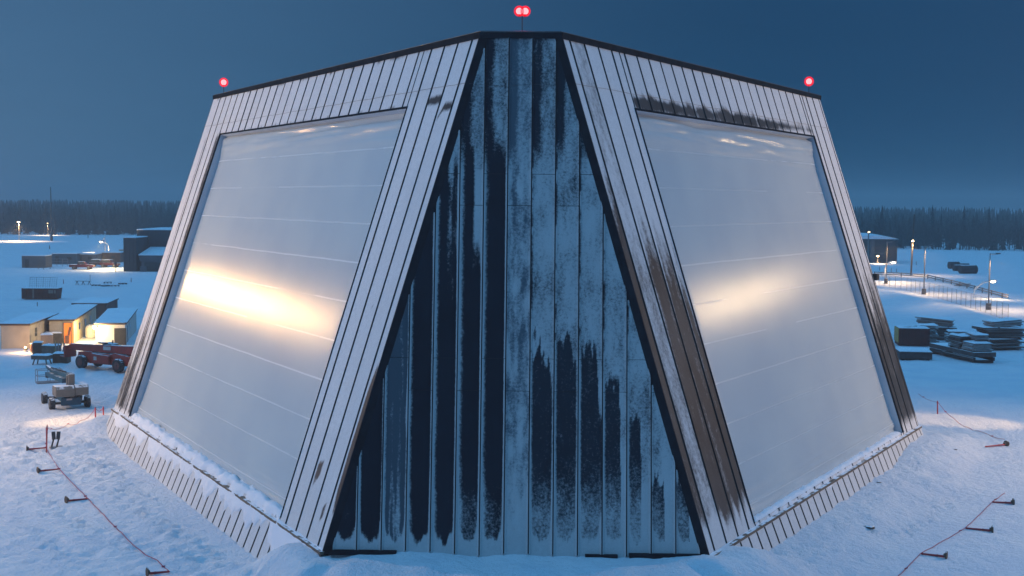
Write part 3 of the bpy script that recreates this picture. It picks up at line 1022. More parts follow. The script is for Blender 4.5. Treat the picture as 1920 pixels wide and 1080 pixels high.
m_ = MB(); m_.tube((.3, .35, 2.25), (5.6, .75, 2.2), .26, .22, 4); m_.tube((4.6, .3, 2.40), (6.4, .6, 2.75), .2, .16, 4); m_.build('upper_boom', M['bluepaint'], bl, bevel=.02)
m_ = MB(); m_.tube((1.1, .05, 2.86), (5.4, .42, 2.72), .05, n=8); m_.build('hydraulic_hose', M['black'], bl)
pl = MB()
for z in (1.35, 1.9, 2.42):
    for a, b in (((6.2, -.6), (7.2, -.6)), ((7.2, -.6), (7.2, 1.4)), ((7.2, 1.4), (6.2, 1.4)), ((6.2, 1.4), (6.2, -.6))):
        pl.tube((*a, z), (*b, z), .03, n=6)
for x in (6.2, 7.2):
    for y in (-.6, .4, 1.4): pl.tube((x, y, 1.3), (x, y, 2.42), .03, n=6)
pl.box((6.7, .4, 1.3), (1.05, 2.05, .07)); pl.build('platform', M['steel'], bl)
m_ = MB(); m_.box((6.25, .5, 2.0), (.25, .5, .45)); m_.build('control_box', M['black'], bl, bevel=.03)

# --- red telescopic machine
w1, w2 = on(153, 691), on(222, 699)
ex = w2 - w1; ex.z = 0; rz = math.atan2(ex.y, ex.x); WBT = ex.length
th = thing('telehandler', (w1.x, w1.y, ground_z(w1.x, w1.y)), rz, 'red telescopic handler with long lowered boom parked before the white cabins', 'telehandler')
for x in (0, WBT):
    for y in (0, 2.1):
        wheel(th, (x, y, .66), (0, 1, 0), .68, .5, 'redrim')
    m_ = MB(); m_.tube((x, .2, .66), (x, 1.9, .66), .14); m_.build('axle', M['darksteel'], th)
m_ = MB(); m_.prism([(-1.0, .75), (-.75, 1.6), (.9, 1.75), (1.3, 1.62), (WBT - 1.2, 1.66), (WBT - .9, 1.78), (WBT + 1.2, 1.55), (WBT + 1.5, 1.0), (WBT + .8, .6), (.9, .55)], .25, 1.85); m_.build('chassis', M['redpaint'], th, bevel=.05)
m_ = MB(); m_.prism([(1.5, .7), (WBT - 1.3, .7), (WBT - 1.35, 1.5), (1.5, 1.6)], -.05, .28); m_.build('side_locker', M['redpaint'], th, bevel=.04)
m_ = MB(); m_.box((2.05, -.065, 1.15), (.42, .02, .36)); m_.box((2.05, -.08, 1.15), (.26, .015, .06)); m_.build('decal', M['decal'], th)
m_ = MB(); m_.prism([(-2.5, 1.75), (-2.3, 2.28), (WBT + 2.2, 2.62), (WBT + 2.4, 2.0), (WBT + 1.9, 1.8), (-.5, 1.68)], .45, 1.05); m_.build('boom', M['redpaint'], th, bevel=.04)
m_ = MB(); m_.box((3.2, .43, 2.18), (1.05, .02, .36), mat=Matrix.Rotation(R(-2), 4, 'Y')); m_.box((3.15, .415, 2.2), (.7, .015, .08)); m_.build('boom_plate', M['decal'], th)
m_ = MB(); m_.tube((-.4, .75, 1.5), (2.6, .75, 1.95), .09, n=10); m_.build('lift_cylinder', M['steel'], th)
m_ = MB(); m_.prism([(1.4, 1.5), (3.2, 1.5), (3.1, 2.5), (1.9, 2.6), (1.5, 2.2)], 1.15, 2.05); m_.build('cab', M['darksteel'], th, bevel=.05)
m_ = MB(); m_.box((-2.62, .75, 1.5), (.25, 1.3, 1.2)); m_.box((-3.0, .3, .95), (1.0, .14, .1)); m_.box((-3.0, 1.2, .95), (1.0, .14, .1)); m_.build('fork_carriage', M['redpaint'], th, bevel=.02)
m_ = MB(); m_.box((WBT + 1.0, 1.3, 1.75), (1.5, 1.0, .6)); m_.build('engine_cover', M['redpaint'], th, bevel=.08)
m_ = MB(); m_.tube((2.6, 1.7, 2.5), (2.6, 1.7, 2.85), .08, n=10); m_.box((2.2, .8, 2.62), (.9, .5, .12)); m_.build('beacon_lamp', M['darksteel'], th)


# ------------------------------------------------------------------ site cabins on the left
def cabin(name, lab, px0, py0, w_, l_, h_, az, wall, side, group='site cabins', slope=.25):
    """front wall's bottom right corner stands on the given photo pixel; runs back along az"""
    p = on(px0, py0); p.z -= .05
    r = thing(name, p, az, lab, 'cabin', group)        # local: +y back, -x left along the front
    m_ = MB(); m_.quad((-w_, 0, 0), (0, 0, 0), (0, 0, h_), (-w_, 0, h_)); m_.build('front_wall', M[wall], r)
    m_ = MB(); m_.quad((0, 0, 0), (0, l_, 0), (0, l_, h_ + slope), (0, 0, h_)); m_.quad((-w_, l_, 0), (-w_, 0, 0), (-w_, 0, h_), (-w_, l_, h_ + slope)); m_.quad((0, l_, 0), (-w_, l_, 0), (-w_, l_, h_ + slope), (0, l_, h_ + slope))
    for k in range(1, int(l_ / 1.2)):
        m_.box((.012, k * 1.2, h_ / 2), (.03, .05, h_ - .1))
    m_.build('side_wall', M[side], r)
    m_ = MB(); mt = Matrix.Rotation(math.atan2(slope, l_), 4, 'X')
    m_.box((-w_ / 2, l_ / 2, h_ + slope / 2 + .05), (w_ + .3, l_ + .3, .22), mat=mt); m_.build('fascia', M['fascia'], r)
    s2 = MB(); na, nb = 8, 26
    for j in range(nb + 1):
        for i in range(na + 1):
            x = -w_ - .2 + (w_ + .4) * i / na; y = -.2 + (l_ + .4) * j / nb
            ed = min(i, na - i, j, nb - j)
            z = h_ + slope * y / l_ + .16 + (.10 + .05 * fbm(x, y * .5, px0) if ed > 0 else 0)
            s2.v.append((x, y, z))
    for j in range(nb):
        for i in range(na):
            q = j * (na + 1) + i; s2.f.append((q, q + 1, q + na + 2, q + na + 1)); s2.m.append(0)
    s2.build('roof_snow', M['snowcap'], r, smooth=True)
    return r


def panel(r, name, mat, c, size, d=.05):
    m_ = MB(); m_.box(c, size); return m_.build(name, M[mat], r)


ca = cabin('site_cabin', 'grey site cabin with two small windows, at the left picture edge', 56, 654, 3.2, 10.5, 2.75, R(4), 'tanwall', 'greywall')
for y in (2.2, 6.6): panel(ca, 'window', 'window', (.02, y, 1.75), (.05, .7, .95))
cbn = cabin('site_cabin', 'long site cabin with an open orange-lit doorway in its end wall', 139, 644, 2.75, 18.0, 2.75, R(11), 'greywall', 'tanwall')
pd = MB(); pd.box((-.62, -.02, 1.28), (1.0, .06, 2.4)); o_ = pd.build('doorway', M['orange_room'], cbn)
m_ = MB(); m_.box((-.28, -.06, 1.28), (.1, .06, 2.45)); m_.box((-1.15, -.06, 1.28), (.1, .06, 2.45)); m_.box((-.7, -.06, 2.5), (.9, .06, .08)); m_.build('door_frame', M['wood'], cbn)
m_ = MB(); m_.box((-.75, -.09, .55), (.42, .08, .9)); m_.box((-.5, -.08, 1.5), (.25, .06, 1.0), mat=Matrix.Rotation(R(12), 4, 'Y')); m_.build('stored_board', M['brownred'], cbn)
for k in range(3): panel(cbn, 'window', 'window', (.03, 4 + 4.5 * k, 1.75), (.05, .9, .8))
cc_ = cabin('site_cabin', 'white site cabin with a dark door beside a lit wall lamp', 235, 646, 3.3, 17.0, 2.45, R(13), 'whitewall', 'whitewall')
panel(cc_, 'door', 'door', (-.55, -.02, 1.0), (1.35, .06, 1.95))
panel(cc_, 'door', 'window', (.02, 3.2, 1.0), (.05, .9, 1.9))
panel(cc_, 'window', 'window', (.02, 6.5, 1.6), (.05, 1.0, .8))
# wall lamp on the white cabin
p = cc_.location + Matrix.Rotation(R(13), 3, 'Z') @ V((-3.35, -.2, 2.15))
wl = thing('wall_lamp', p, 0, 'glowing warm wall lamp on the corner of the white cabin', 'wall lamp')
m_ = MB(); m_.ball((0, -.1, 0), .22, 12, 8); m_.build('bulb', M['lampwarm'], wl, smooth=True)
m_ = MB(); m_.tube((.3, .12, .05), (0, -.05, .05), .05); m_.build('bracket', M['darksteel'], wl)
lamp('wall_lamp_light', 'POINT', (0, -.55, -.05), 1500, (1, .66, .30), .2, wl)
# lamp low on the first cabin's end wall, and the lamp between the cabins
p = on(50, 658, .45)
gl_ = thing('floor_lamp', p + V((.1, -.6, 0)), 0, 'low lamp glowing orange against the end wall of the grey cabin', 'work lamp')
m_ = MB(); m_.ball((0, 0, 0), .13, 10, 6); m_.build('bulb', M['lampsoft'], gl_, smooth=True)
m_ = MB(); m_.box((0, .1, -.2), (.3, .3, .3)); m_.build('lamp_body', M['darksteel'], gl_)
lamp('floor_lamp_light', 'POINT', (0, -.5, .5), 500, (1, .52, .18), .1, gl_)
q = cbn.matrix_world
lamp('cabin_side_light', 'POINT', V(cbn.location) + Matrix.Rotation(R(11), 3, 'Z') @ V((1.6, 1.2, 1.9)), 800, (1, .68, .22), .2)
# another dark cabin behind
cd = cabin('dark_cabin', 'dark flat cabin half hidden between the lit cabin and the white cabin', 199, 599, 4.6, 6, 2.2, R(3), 'charcoal', 'charcoal', 'site cabins')
# small white tank between cabins
p = on(170, 634); t_ = thing('tank', p, 0, 'small round white tank standing between the lit cabins', 'tank')
m_ = MB(); m_.lathe((0, 0, 0), (0, 0, 1), [(0, .5), (.15, .62), (1.3, .62), (1.6, .4), (1.7, .1)], 18); m_.build('tank_body', M['tankwhite'], t_, smooth=False)
m_ = MB(); m_.tube((0, 0, 1.65), (0, 0, 1.9), .12); m_.build('tank_lid', M['darksteel'], t_)
p = on(196, 645); t_ = thing('bollard', p, 0, 'short pale bollard capped with snow before the white cabin', 'bollard')
m_ = MB(); m_.tube((0, 0, -.1), (0, 0, 1.15), .2, n=12); m_.build('shaft', M['tanwall'], t_); m_ = MB(); m_.ball((0, 0, 1.17), .24, 10, 6, (1, 1, .5)); m_.build('snow_top', M['snowcap'], t_, smooth=True)


# --- clutter in front of the cabins
def crate(px_, py_, sx, sy, sz, rz_, mat, lab, name='crate', feet=0):
    p = on(px_, py_); r = thing(name, p, rz_, lab, name.replace('_', ' '), None)
    m_ = MB(); m_.box((0, 0, feet + (sz - feet) / 2), (sx, sy, sz - feet))
    for k in (-1, 0, 1): m_.box((k * sx * .42, -sy / 2 - .02, feet + (sz - feet) / 2), (.09, .05, sz - feet - .04))
    m_.build('box', M[mat], r)
    if feet:
        for x in (-.4, .4):
            for y in (-.38, .38):
                q = MB(); q.tube((x * sx * 1.1, y * sy * 1.1, -.05), (x * sx * .85, y * sy * .85, feet + .02), .07, n=6); q.build('leg', M['wood'], r)
    m_ = MB(); n_ = 8
    for j in range(n_ + 1):
        for i in range(n_ + 1):
            ed = min(i, n_ - i, j, n_ - j)
            x = (i / n_ - .5) * sx * 1.04; y = (j / n_ - .5) * sy * 1.04
            m_.v.append((x, y, sz + (.13 + .08 * fbm(x * 1.3 + px_, y * 1.3, 2) if ed else .003)))
    for j in range(n_):
        for i in range(n_):
            q = j * (n_ + 1) + i; m_.f.append((q, q + 1, q + n_ + 2, q + n_ + 1)); m_.m.append(0)
    m_.build('snow_top', M['snowcap'], r, smooth=True)
    return r


crate(72, 667, .95, .9, 1.45, R(10), 'boxbrown', 'narrow upright brown crate capped with snow near the grey cabin')
crate(79, 683, 1.75, 1.2, .95, R(-6), 'wood', 'small wooden bench piled with snow before the clutter', 'bench', .55)
crate(116, 680, 1.5, 1.3, 1.0, R(4), 'boxbrown', 'low wide brown crate with snowy lid beside the red machine')
crate(97, 669, 1.6, 1.2, 1.25, R(-12), 'wood', 'wooden crate with a snowy lid behind the low brown crate')
crate(88, 652, 1.3, 1.1, 1.5, R(20), 'greyhood', 'grey crate heaped with snow against the cabin wall')
p = on(112, 672); t_ = thing('lumber_rack', p, R(8), 'yellow rack with leaning boards between the crates', 'rack')
for x in (-.5, .5):
    m_ = MB(); m_.tube((x, 0, 0), (x * .8, .1, 1.9), .06); m_.build('upright', M['yellow'], t_)
for k in range(4):
    m_ = MB(); m_.box((-.3 + k * .22, -.15, .8), (.12, .05, 1.7), mat=Matrix.Rotation(R(-8 + 7 * k), 4, 'Y')); m_.build('board', M['timber'], t_)

crate(100, 645, 2.0, 1.2, 1.3, R(14), 'darkwood', 'dark machine crate heaped with snow between the grey and the lit cabin')
crate(131, 667, 1.0, .9, .8, R(-20), 'boxbrown', 'small brown crate at the fork end of the red machine')
for px_, py_, lab in ((86, 668, 'rusty drum capped with snow left of the wooden crate'), (62, 660, 'rusty drum capped with snow left of the upright brown crate')):
    t_ = thing('oil_drum', on(px_, py_), 0, lab, 'drum', 'rusty drums by the cabins')
    m_ = MB(); m_.lathe((0, 0, 0), (0, 0, 1), [(0, .29), (.28, .29), (.3, .31), (.32, .29), (.58, .29), (.6, .31), (.62, .29), (.9, .29)], 14); m_.build('barrel', M['brownred'], t_)
    m_ = MB(); m_.ball((0, 0, .9), .3, 12, 6, (1, 1, .4)); m_.build('snow_top', M['snowcap'], t_, smooth=True)

# dark red skip with a leaning mesh panel
p0_ = on(44, 562); p1_ = on(109, 562); L_ = (p1_ - p0_).length
sk_ = thing('dumpster', (p0_ + p1_) / 2, math.atan2((p1_ - p0_).y, (p1_ - p0_).x), 'dark red steel dumpster with snow along its rim', 'dumpster')
m_ = MB(); m_.prism([(-L_ / 2 - .3, .15), (L_ / 2 - .25, .1), (L_ / 2, 1.9), (-L_ / 2 - .3, 1.9)], 0, 2.4)
for k in range(6): m_.box((-L_ / 2 + .4 + k * L_ / 6.2, -.06, 1.0), (.14, .14, 1.6))
m_.build('bin', M['darkred'], sk_); m_ = MB(); m_.box((-1.2, -.09, 1.0), (.25, .05, 1.6)); m_.box((1.9, -.09, 1.35), (1.2, .05, .55)); m_.build('marking', M['greyhood'], sk_)
m_ = MB(); m_.box((0, -.03, 1.93), (L_, .2, .1)); m_.build('rim_snow', M['snowcap'], sk_)
fpn = thing('mesh_panel', on(80, 548), math.atan2((p1_ - p0_).y, (p1_ - p0_).x), 'grey wire mesh panel leaning behind the dark red dumpster', 'mesh panel')
m_ = MB(); tl = .8
for k in range(13): m_.tube((-2.3 + k * .38, 0, 0), (-2.7 + k * .40, tl + .8, 2.6), .018 if k % 3 else .04, n=4)
for k in range(8): m_.tube((-2.3 - k * .05, tl * k / 4.4 * .9, 2.6 * k / 7), (2.26 - k * .05 + .1, tl * k / 4.4 * .9, 2.6 * k / 7), .018 if 0 < k < 7 else .04, n=4)
m_.build('wires', M['steel'], fpn)
# bench and pallets lying in the snow
p = on(156, 534); t_ = thing('trestle_table', p, 0, 'low dark trestle table standing in the open snow', 'trestle table')
m_ = MB(); m_.box((0, 0, .75), (2.9, .9, .1)); m_.build('top', M['darkwood'], t_)
for x in (-1.2, 0, 1.2):
    m_ = MB(); m_.tube((x - .3, 0, -.1), (x, 0, .72), .06); m_.tube((x + .3, 0, -.1), (x, 0, .72), .06); m_.build('leg', M['darkwood'], t_)
p = on(169, 526); t_ = thing('thin_post', p, 0, 'thin dark post behind the trestle table', 'post'); m_ = MB(); m_.tube((0, 0, -.2), (0, 0, 1.2), .05); m_.build('shaft', M['pole'], t_)
for i, (px_, py_, lab) in enumerate(((180, 536, 'leftmost flat dark pallet half sunk in snow'), (202, 531, 'upper middle dark pallet half sunk in snow'),
                                     (216, 537, 'lower right dark pallet half sunk in snow'), (230, 533, 'rightmost dark pallet half sunk in snow near the building'), (198, 537, 'lower middle dark pallet half sunk in snow'))):
    t_ = thing('pallet', on(px_, py_), R(13 * i), lab, 'pallet', 'pallets sunk in the snow')
    m_ = MB()
    for k in range(5): m_.box((0, -.5 + k * .25, .22 + .02 * (k % 2)), (1.5, .14, .05))
    m_.build('deck', M['darkwood'], t_)
    m_ = MB()
    for x in (-.65, 0, .65): m_.box((x, 0, .09), (.12, 1.1, .2))
    m_.build('bearers', M['darkwood'], t_)
for i, (px_, py_, hp) in enumerate(((72, 504, 8), (82, 505, 9), (94, 504, 9), (119, 532, 8), (70, 574, 8), (246, 529, 8))):
    lab = ('leftmost of three short stakes before the grey shed', 'middle of three short stakes before the grey shed', 'rightmost of three short stakes before the grey shed',
           'short red stake left of the trestle table', 'thin stake in the snow below the dumpster', 'short red stake right of the sunken pallets')[i]
    p = on(px_, py_); dist = (p - CAM).dot(FW)
    t_ = thing('short_stake', p, 0, lab, 'stake', 'short stakes in the far snow'); m_ = MB(); m_.tube((0, 0, -.1), (0, 0, hp * dist / FPX), .08, .06, 6)
    m_.build('shaft', M['postred' if i in (3, 5) else 'wood'], t_)

# ------------------------------------------------------------------ far buildings on the left
def block(r, name, mat, x0, x1, y0, y1, z0, z1, snow=True, ribs=0):
    m_ = MB(); m_.box(((x0 + x1) / 2, (y0 + y1) / 2, (z0 + z1) / 2), (x1 - x0, y1 - y0, z1 - z0))
    if ribs:
        n_ = int((x1 - x0) / ribs)
        for k in range(n_): m_.box((x0 + (k + .5) * ribs, y0 - .03, (z0 + z1) / 2), (.08, .06, z1 - z0 - .2))
    o_ = m_.build(name, M[mat], r)
    if snow:
        s2 = MB(); s2.box(((x0 + x1) / 2, (y0 + y1) / 2, z1 + .10), (x1 - x0 + .1, y1 - y0 + .1, .24)); s2.build('roof_snow', M['snowcap'], o_, bevel=.08)
    return o_


p = on(232, 509)
k_ = (p - CAM).dot(FW) / FPX
gb = thing('industrial_building', p, 0, 'dark grey industrial building with a tower block and snow-roofed lean-to', 'building')
block(gb, 'tower', 'charcoal', 0, 24 * k_, 0, 9, -.3, 63 * k_, ribs=.9)
block(gb, 'main_hall', 'charcoal', 2 * k_, 105 * k_, 9.3, 30, -.3, 76 * k_, ribs=1.2)
block(gb, 'pale_bay', 'slate', 70 * k_, 80 * k_, 8.9, 9.25, -.3, 72 * k_, False)
lt = MB(); x0, x1 = 30 * k_, 95 * k_
lt.poly([(x0, 0, 32 * k_), (x1, 0, 32 * k_), (x1, 0, 20 * k_), (x0, 0, 20 * k_)]); lt.box(((x0 + x1) / 2, 4.5, 12 * k_), (x1 - x0 - .6, 8.4, 24 * k_))
lo = lt.build('lean_to', M['slate'], gb)
s2 = MB(); s2.quad((x0 - .2, -.2, 32 * k_), (x1, -.2, 32 * k_), (x1, 9.2, 44 * k_), (x0 - .2, 9.2, 44 * k_)); s2.quad((x0 - .2, -.2, 30.5 * k_), (x1, -.2, 30.5 * k_), (x1, -.2, 32 * k_), (x0 - .2, -.2, 32 * k_)); s2.build('roof_snow', M['snowcap'], lo)
m_ = MB(); m_.box((x0 + 4.4, .05, 8.5 * k_), (6.5, .25, 17 * k_)); m_.build('doorway', M['door'], gb)
m_ = MB(); m_.box((x0 + 1.0, -.3, 5 * k_), (1.6, .5, 10 * k_)); m_.build('porch_box', M['slate'], gb)
# row of low cabins
for (xa, xb, yb, yt, mat, nm, lab, dp) in ((41, 85, 502, 480, 'shedgrey', 'shed', 'long low grey shed at the left picture edge', 5),
                                           (97, 143, 495, 476, 'teal', 'cabin', 'teal flat-roofed cabin with snow on top', 6),
                                           (141, 180, 494, 477, 'shedgrey', 'cabin', 'grey cabin between the teal cabin and the red-brown cabin', 6),
                                           (178, 225, 492, 474, 'brownred', 'cabin', 'red-brown cabin behind the parked cars', 6),
                                           (223, 236, 488, 468, 'tanwall', 'cabin', 'narrow tan cabin tucked beside the dark tower', 3)):
    p = on(xa, yb); q = on(xb, yb); kk = (p - CAM).dot(FW) / FPX
    r = thing(nm, p, math.atan2((q - p).y, (q - p).x) * .5, lab, 'cabin', 'low cabins far left')
    ln = (xb - xa) * kk; hh = (yb - yt) * kk
    block(r, 'body', mat, 0, ln, 0, dp, -.2, hh, True, 1.2)
    panel(r, 'door', 'door', (ln * .22, -.03, 1.0), (.95, .06, 2.0))
    if nm != 'shed' and ln > 3: panel(r, 'window', 'window', (ln * .7, -.03, 1.45), (1.1, .06, .7))
p = on(112, 500); t_ = thing('scaffold_frame', p, 0, 'pale scaffold frame standing between the shed and the teal cabin', 'scaffold')
m_ = MB()
for x in (-2, -.7, .7, 2): m_.tube((x, 0, -.1), (x, 0, 1.9), .05)
for z in (.5, 1.2, 1.9): m_.tube((-2, 0, z), (2, 0, z), .04)
m_.build('tubes', M['steel'], t_)


# --- vehicles by the cabins
def car(px_, py_, rz_, lab, mat, cat, ln=4.9, wd=1.95, truck=False, grp='vehicles parked by the far cabins'):
    r = thing('parked_car' if not truck else 'pickup_truck', on(px_, py_), rz_, lab, cat, grp)
    h2 = ln / 2
    if truck:
        out = [(-h2, .55), (-h2, 1.15), (-.35 * h2, 1.15), (-.3 * h2, 1.2), (.35 * h2, 1.18), (h2 * .95, 1.08), (h2, .85), (h2, .5)]
        cab = [(-.32 * h2, 1.15), (-.28 * h2, 1.82), (.18 * h2, 1.86), (.42 * h2, 1.17)]
    else:
        out = [(-h2, .5), (-h2, 1.05), (-.9 * h2, 1.12), (.35 * h2, 1.12), (h2 * .95, 1.0), (h2, .8), (h2, .45)]
        cab = [(-.92 * h2, 1.1), (-.8 * h2, 1.75), (.05 * h2, 1.8), (.42 * h2, 1.1)]
    m_ = MB(); m_.prism(out, -wd / 2, wd / 2); m_.build('body', M[mat], r, bevel=.08)
    m_ = MB(); m_.prism(cab, -wd / 2 + .12, wd / 2 - .12); c_ = m_.build('cabin', M[mat], r, bevel=.06)
    for y in (-wd / 2 + .10, wd / 2 - .10):
        m_ = MB(); m_.prism([(x * .88 + (.0), 1.18 + (z - 1.1) * .78) for x, z in cab], y - .012, y + .012); m_.build('window', M['window'], c_)
    for x in (-.62 * h2, .62 * h2):
        for y in (-wd / 2 + .05, wd / 2 - .05): wheel(r, (x, y, .38), (0, 1, 0), .39, .26)
    for y in (-.65, .65):
        m_ = MB(); m_.box((h2 + .01, y, .82), (.06, .34, .16)); m_.build('headlight', M['decal'], r, bevel=.02)
        m_ = MB(); m_.box((-h2 - .01, y, .9), (.05, .2, .2)); m_.build('tail_light', M['postred'], r)
    if truck:
        m_ = MB(); m_.box((-.68 * h2, 0, 1.16), (.55 * h2, wd - .3, .1)); m_.build('bed_snow', M['snowcap'], r, bevel=.03)
    m_ = MB(); m_.prism([(x * .78 - .1 * h2 * .5, 1.78 + (.07 if 0 < i < 3 else 0)) for i, (x, z) in enumerate(cab)], -wd / 2 + .2, wd / 2 - .2); m_.build('roof_snow', M['snowcap'], r)
    return r


car(154, 505, R(5), 'dark red pickup truck parked left of the other vehicles', 'carred', 'pickup truck', 5.6, 2.0, True)
car(186, 500, R(2), 'snowy dark car parked just right of the pickup truck', 'carsnow', 'car', 4.6)
car(206, 501, R(-6), 'dark red car with snow on its roof parked nearest the tower', 'carred', 'car', 4.6)
p = on(180, 504)
lamp('yard_light_cars', 'POINT', on(192, 507, 3.2), 3500, (1, .70, .34), .3)
lamp('yard_light_tower', 'POINT', on(222, 503, 2.6) + V((-1, -1.5, 0)), 1800, (1, .80, .42), .3)
p = on(217, 510); t_ = thing('yard_post', p, 0, 'thin dark post with a small box beside the parked cars', 'post')
m_ = MB(); m_.tube((0, 0, -.2), (0, 0, 3.2), .08); m_.build('shaft', M['pole'], t_); m_ = MB(); m_.box((0, 0, 2.0), (.5, .3, .7)); m_.build('meter_box', M['darksteel'], t_)


# ------------------------------------------------------------------ street lamps
def street_lamp(px_, py_, ptop, lab, arm=(0, 0), lit=0, r_=.09, grp='street lamps', power=0, lampsize=.3, mat='lamppole', base=False, col_=(1, .62, .30)):
    """arm = photo pixels from the pole top to the lamp"""
    p = on(px_, py_); dist = (p - CAM).dot(FW); k = dist / FPX
    hgt = (py_ - ptop) * k
    r = thing('street_lamp', p, 0, lab, 'street lamp', grp)
    m_ = MB(); m_.tube((0, 0, -.3), (0, 0, hgt), r_ * 1.3, r_ * .8, 8); m_.build('pole', M[mat], r)
    if base:
        m_ = MB(); m_.tube((0, 0, -.3), (0, 0, 1.1), .42, .38, 12); m_.build('pole_base', M['base'], r)
    lx, lz = arm[0] * k, -arm[1] * k
    if arm != (0, 0):
        pts = [(lx * f_, -.2 * f_, hgt - .1 + lz * (f_ if lz > 0 else f_ ** 2.2)) for f_ in np.linspace(0, 1, 8)]
        m_ = MB(); m_.path(pts, r_ * .7, 6); m_.build('arm', M[mat], r)
    q = MB(); q.box((lx, -.2, hgt + lz), (lampsize * 2.4, lampsize * 1.1, lampsize * .6)); hd = q.build('lamp_head', M['darksteel'] if not lit else M['lamppole'], r, bevel=.04)
    if lit:
        e = MB(); e.ball((lx, -.25, hgt + lz - lampsize * .35), lampsize * .7, 10, 6, (1.3, 1, .7)); e.build('lamp_glass', M['lampwarm' if lit > 1 else 'lampsoft'], hd, smooth=True)
    if power:
        if True:
            lamp('street_light', 'SPOT', (lx, -.7, hgt + lz - .7), power, col_, .3, r, spot=DOWN, aim=(lx, -1.2, 0))
    return r


street_lamp(36, 452, 415, 'brightest far street lamp glowing at the left picture edge', lit=2, power=26000, lampsize=.7)
street_lamp(90, 441, 418, 'far warm street lamp just left of the tall thin mast', lit=1, power=9000, lampsize=.4)
street_lamp(233, 434, 418, 'dim far street lamp in front of the woods above the dark tower', lit=1, lampsize=.28)
street_lamp(296, 434, 414, 'bright far street lamp above the roof of the dark building', lit=1, power=4000, lampsize=.5)
street_lamp(312, 434, 415, 'dim far street lamp closest to the radar building on the left', lit=1, lampsize=.25)
street_lamp(197, 473, 445, 'unlit lamp pole rising behind the red-brown cabin', arm=(-4, 6), lampsize=.3)
# a curved lit awning-like lamp arm in front of that pole
def gooseneck(pts_px, z0, lab, pw):
    p = on(*z0); k = (p - CAM).dot(FW) / FPX
    r = thing('gooseneck_lamp', p, 0, lab, 'curved lamp', 'curved white lamps')
    m_ = MB(); pts = [((x - z0[0]) * k, 0, (z0[1] - y) * k) for x, y in pts_px]
    m_.path(pts, .16, 8); m_.tube((pts[0][0], 0, -.2), pts[0], .12, n=8); m_.build('arm', M['tankwhite'], r)
    q = MB(); q.box((pts[-1][0], -.1, pts[-1][2] + .05), (1.3, .5, .3)); h = q.build('lamp_head', M['tankwhite'], r, bevel=.06)
    e = MB(); e.ball((pts[-1][0], -.2, pts[-1][2] - .15), .3, 10, 6, (1.6, 1, .7)); e.build('lamp_glass', M['lampwarm'], h, smooth=True)
    if pw: lamp('gooseneck_light', 'SPOT', (pts[-1][0], -.9, pts[-1][2] - .5), pw, (1, .68, .36), .3, r, spot=DOWN, aim=(pts[-1][0], -1.5, 0))
    return r


gooseneck([(204, 462), (202, 458), (198, 455), (190, 453)], (204, 474), 'curved white lamp crossing the unlit pole behind the cabins', 14000)
gooseneck([(1660, 518), (1659, 505), (1661, 497), (1666, 492), (1674, 491)], (1660, 528), 'curved lit lamp standing before the dark building on the right', 1600)
gooseneck([(1826, 545), (1832, 537), (1842, 530), (1851, 527), (1860, 526)], (1826, 560), 'curved white lamp arm reaching across the rightmost pole', 1200)
street_lamp(1627, 500, 434, 'tall street lamp rising above the snowy roof on the right', lit=1, r_=.22, lampsize=.4)
street_lamp(1645, 494, 479, 'short lit lamp close to the dark building wall on the right', lit=2, lampsize=.45, power=3000)
street_lamp(1661, 532, 454, 'pale lamp pole with a thin arm before the dark building', arm=(12, -2), r_=.10, base=True, power=6500)
street_lamp(1732, 552, 463, 'slim lamp pole with snow-capped base in the middle of the fence', arm=(10, -3), r_=.10, base=True, power=6000)
street_lamp(1853, 581, 475, 'rightmost lamp pole with a short arm beside the road fence', arm=(14, 0), r_=.10, base=True, power=5500)
wp = on(1708, 516); k = (wp - CAM).dot(FW) / FPX
up_ = thing('utility_pole', wp, 0, 'dark wooden utility pole carrying a lit lamp halfway up', 'utility pole')
m_ = MB(); m_.tube((0, 0, -.3), (.35, 0, 114 * k), .22, .16, 10); m_.build('pole', M['pole'], up_)
m_ = MB(); m_.box((.1, -.3, 66 * k), (.5, .4, .35)); q = m_.build('lamp_head', M['lamppole'], up_); m_ = MB(); m_.tube((.1, -.35, 63 * k), (.1, -.35, 66 * k), .3, .2, 10); m_.build('lamp_glass', M['lampwarm'], q)
lamp('pole_light', 'SPOT', (.1, -.8, 61 * k), 5000, (1, .6, .28), .3, up_, spot=DOWN, aim=(.1, -1.5, 0))
mp = on(97, 451); k = (mp - CAM).dot(FW) / FPX
ms = thing('antenna_mast', mp, 0, 'tall thin dark mast standing in the far left snow field', 'mast')
m_ = MB(); m_.tube((0, 0, -.3), (0, 0, 60 * k), .36, .28, 8); m_.tube((0, 0, 60 * k), (-.1, 0, 100 * k), .24, .16, 8); m_.build('pole', M['pole'], ms)
m_ = MB(); m_.box((0, -.2, 1.2), (.8, .6, 2.0)); m_.build('equipment_box', M['darksteel'], ms)
for px_, py_, hp, lab in ((165, 446, 9, 'short far pole in the middle of the left snow field'), (93, 467, 7, 'small dark marker in the warm lit snow field'), (131, 441, 7, 'faint far pole at the foot of the left woods')):
    p = on(px_, py_); k = (p - CAM).dot(FW) / FPX
    t_ = thing('far_pole', p, 0, lab, 'pole', 'far poles'); m_ = MB(); m_.tube((0, 0, -.2), (0, 0, hp * k), .18, .12, 6); m_.build('shaft', M['pole'], t_)

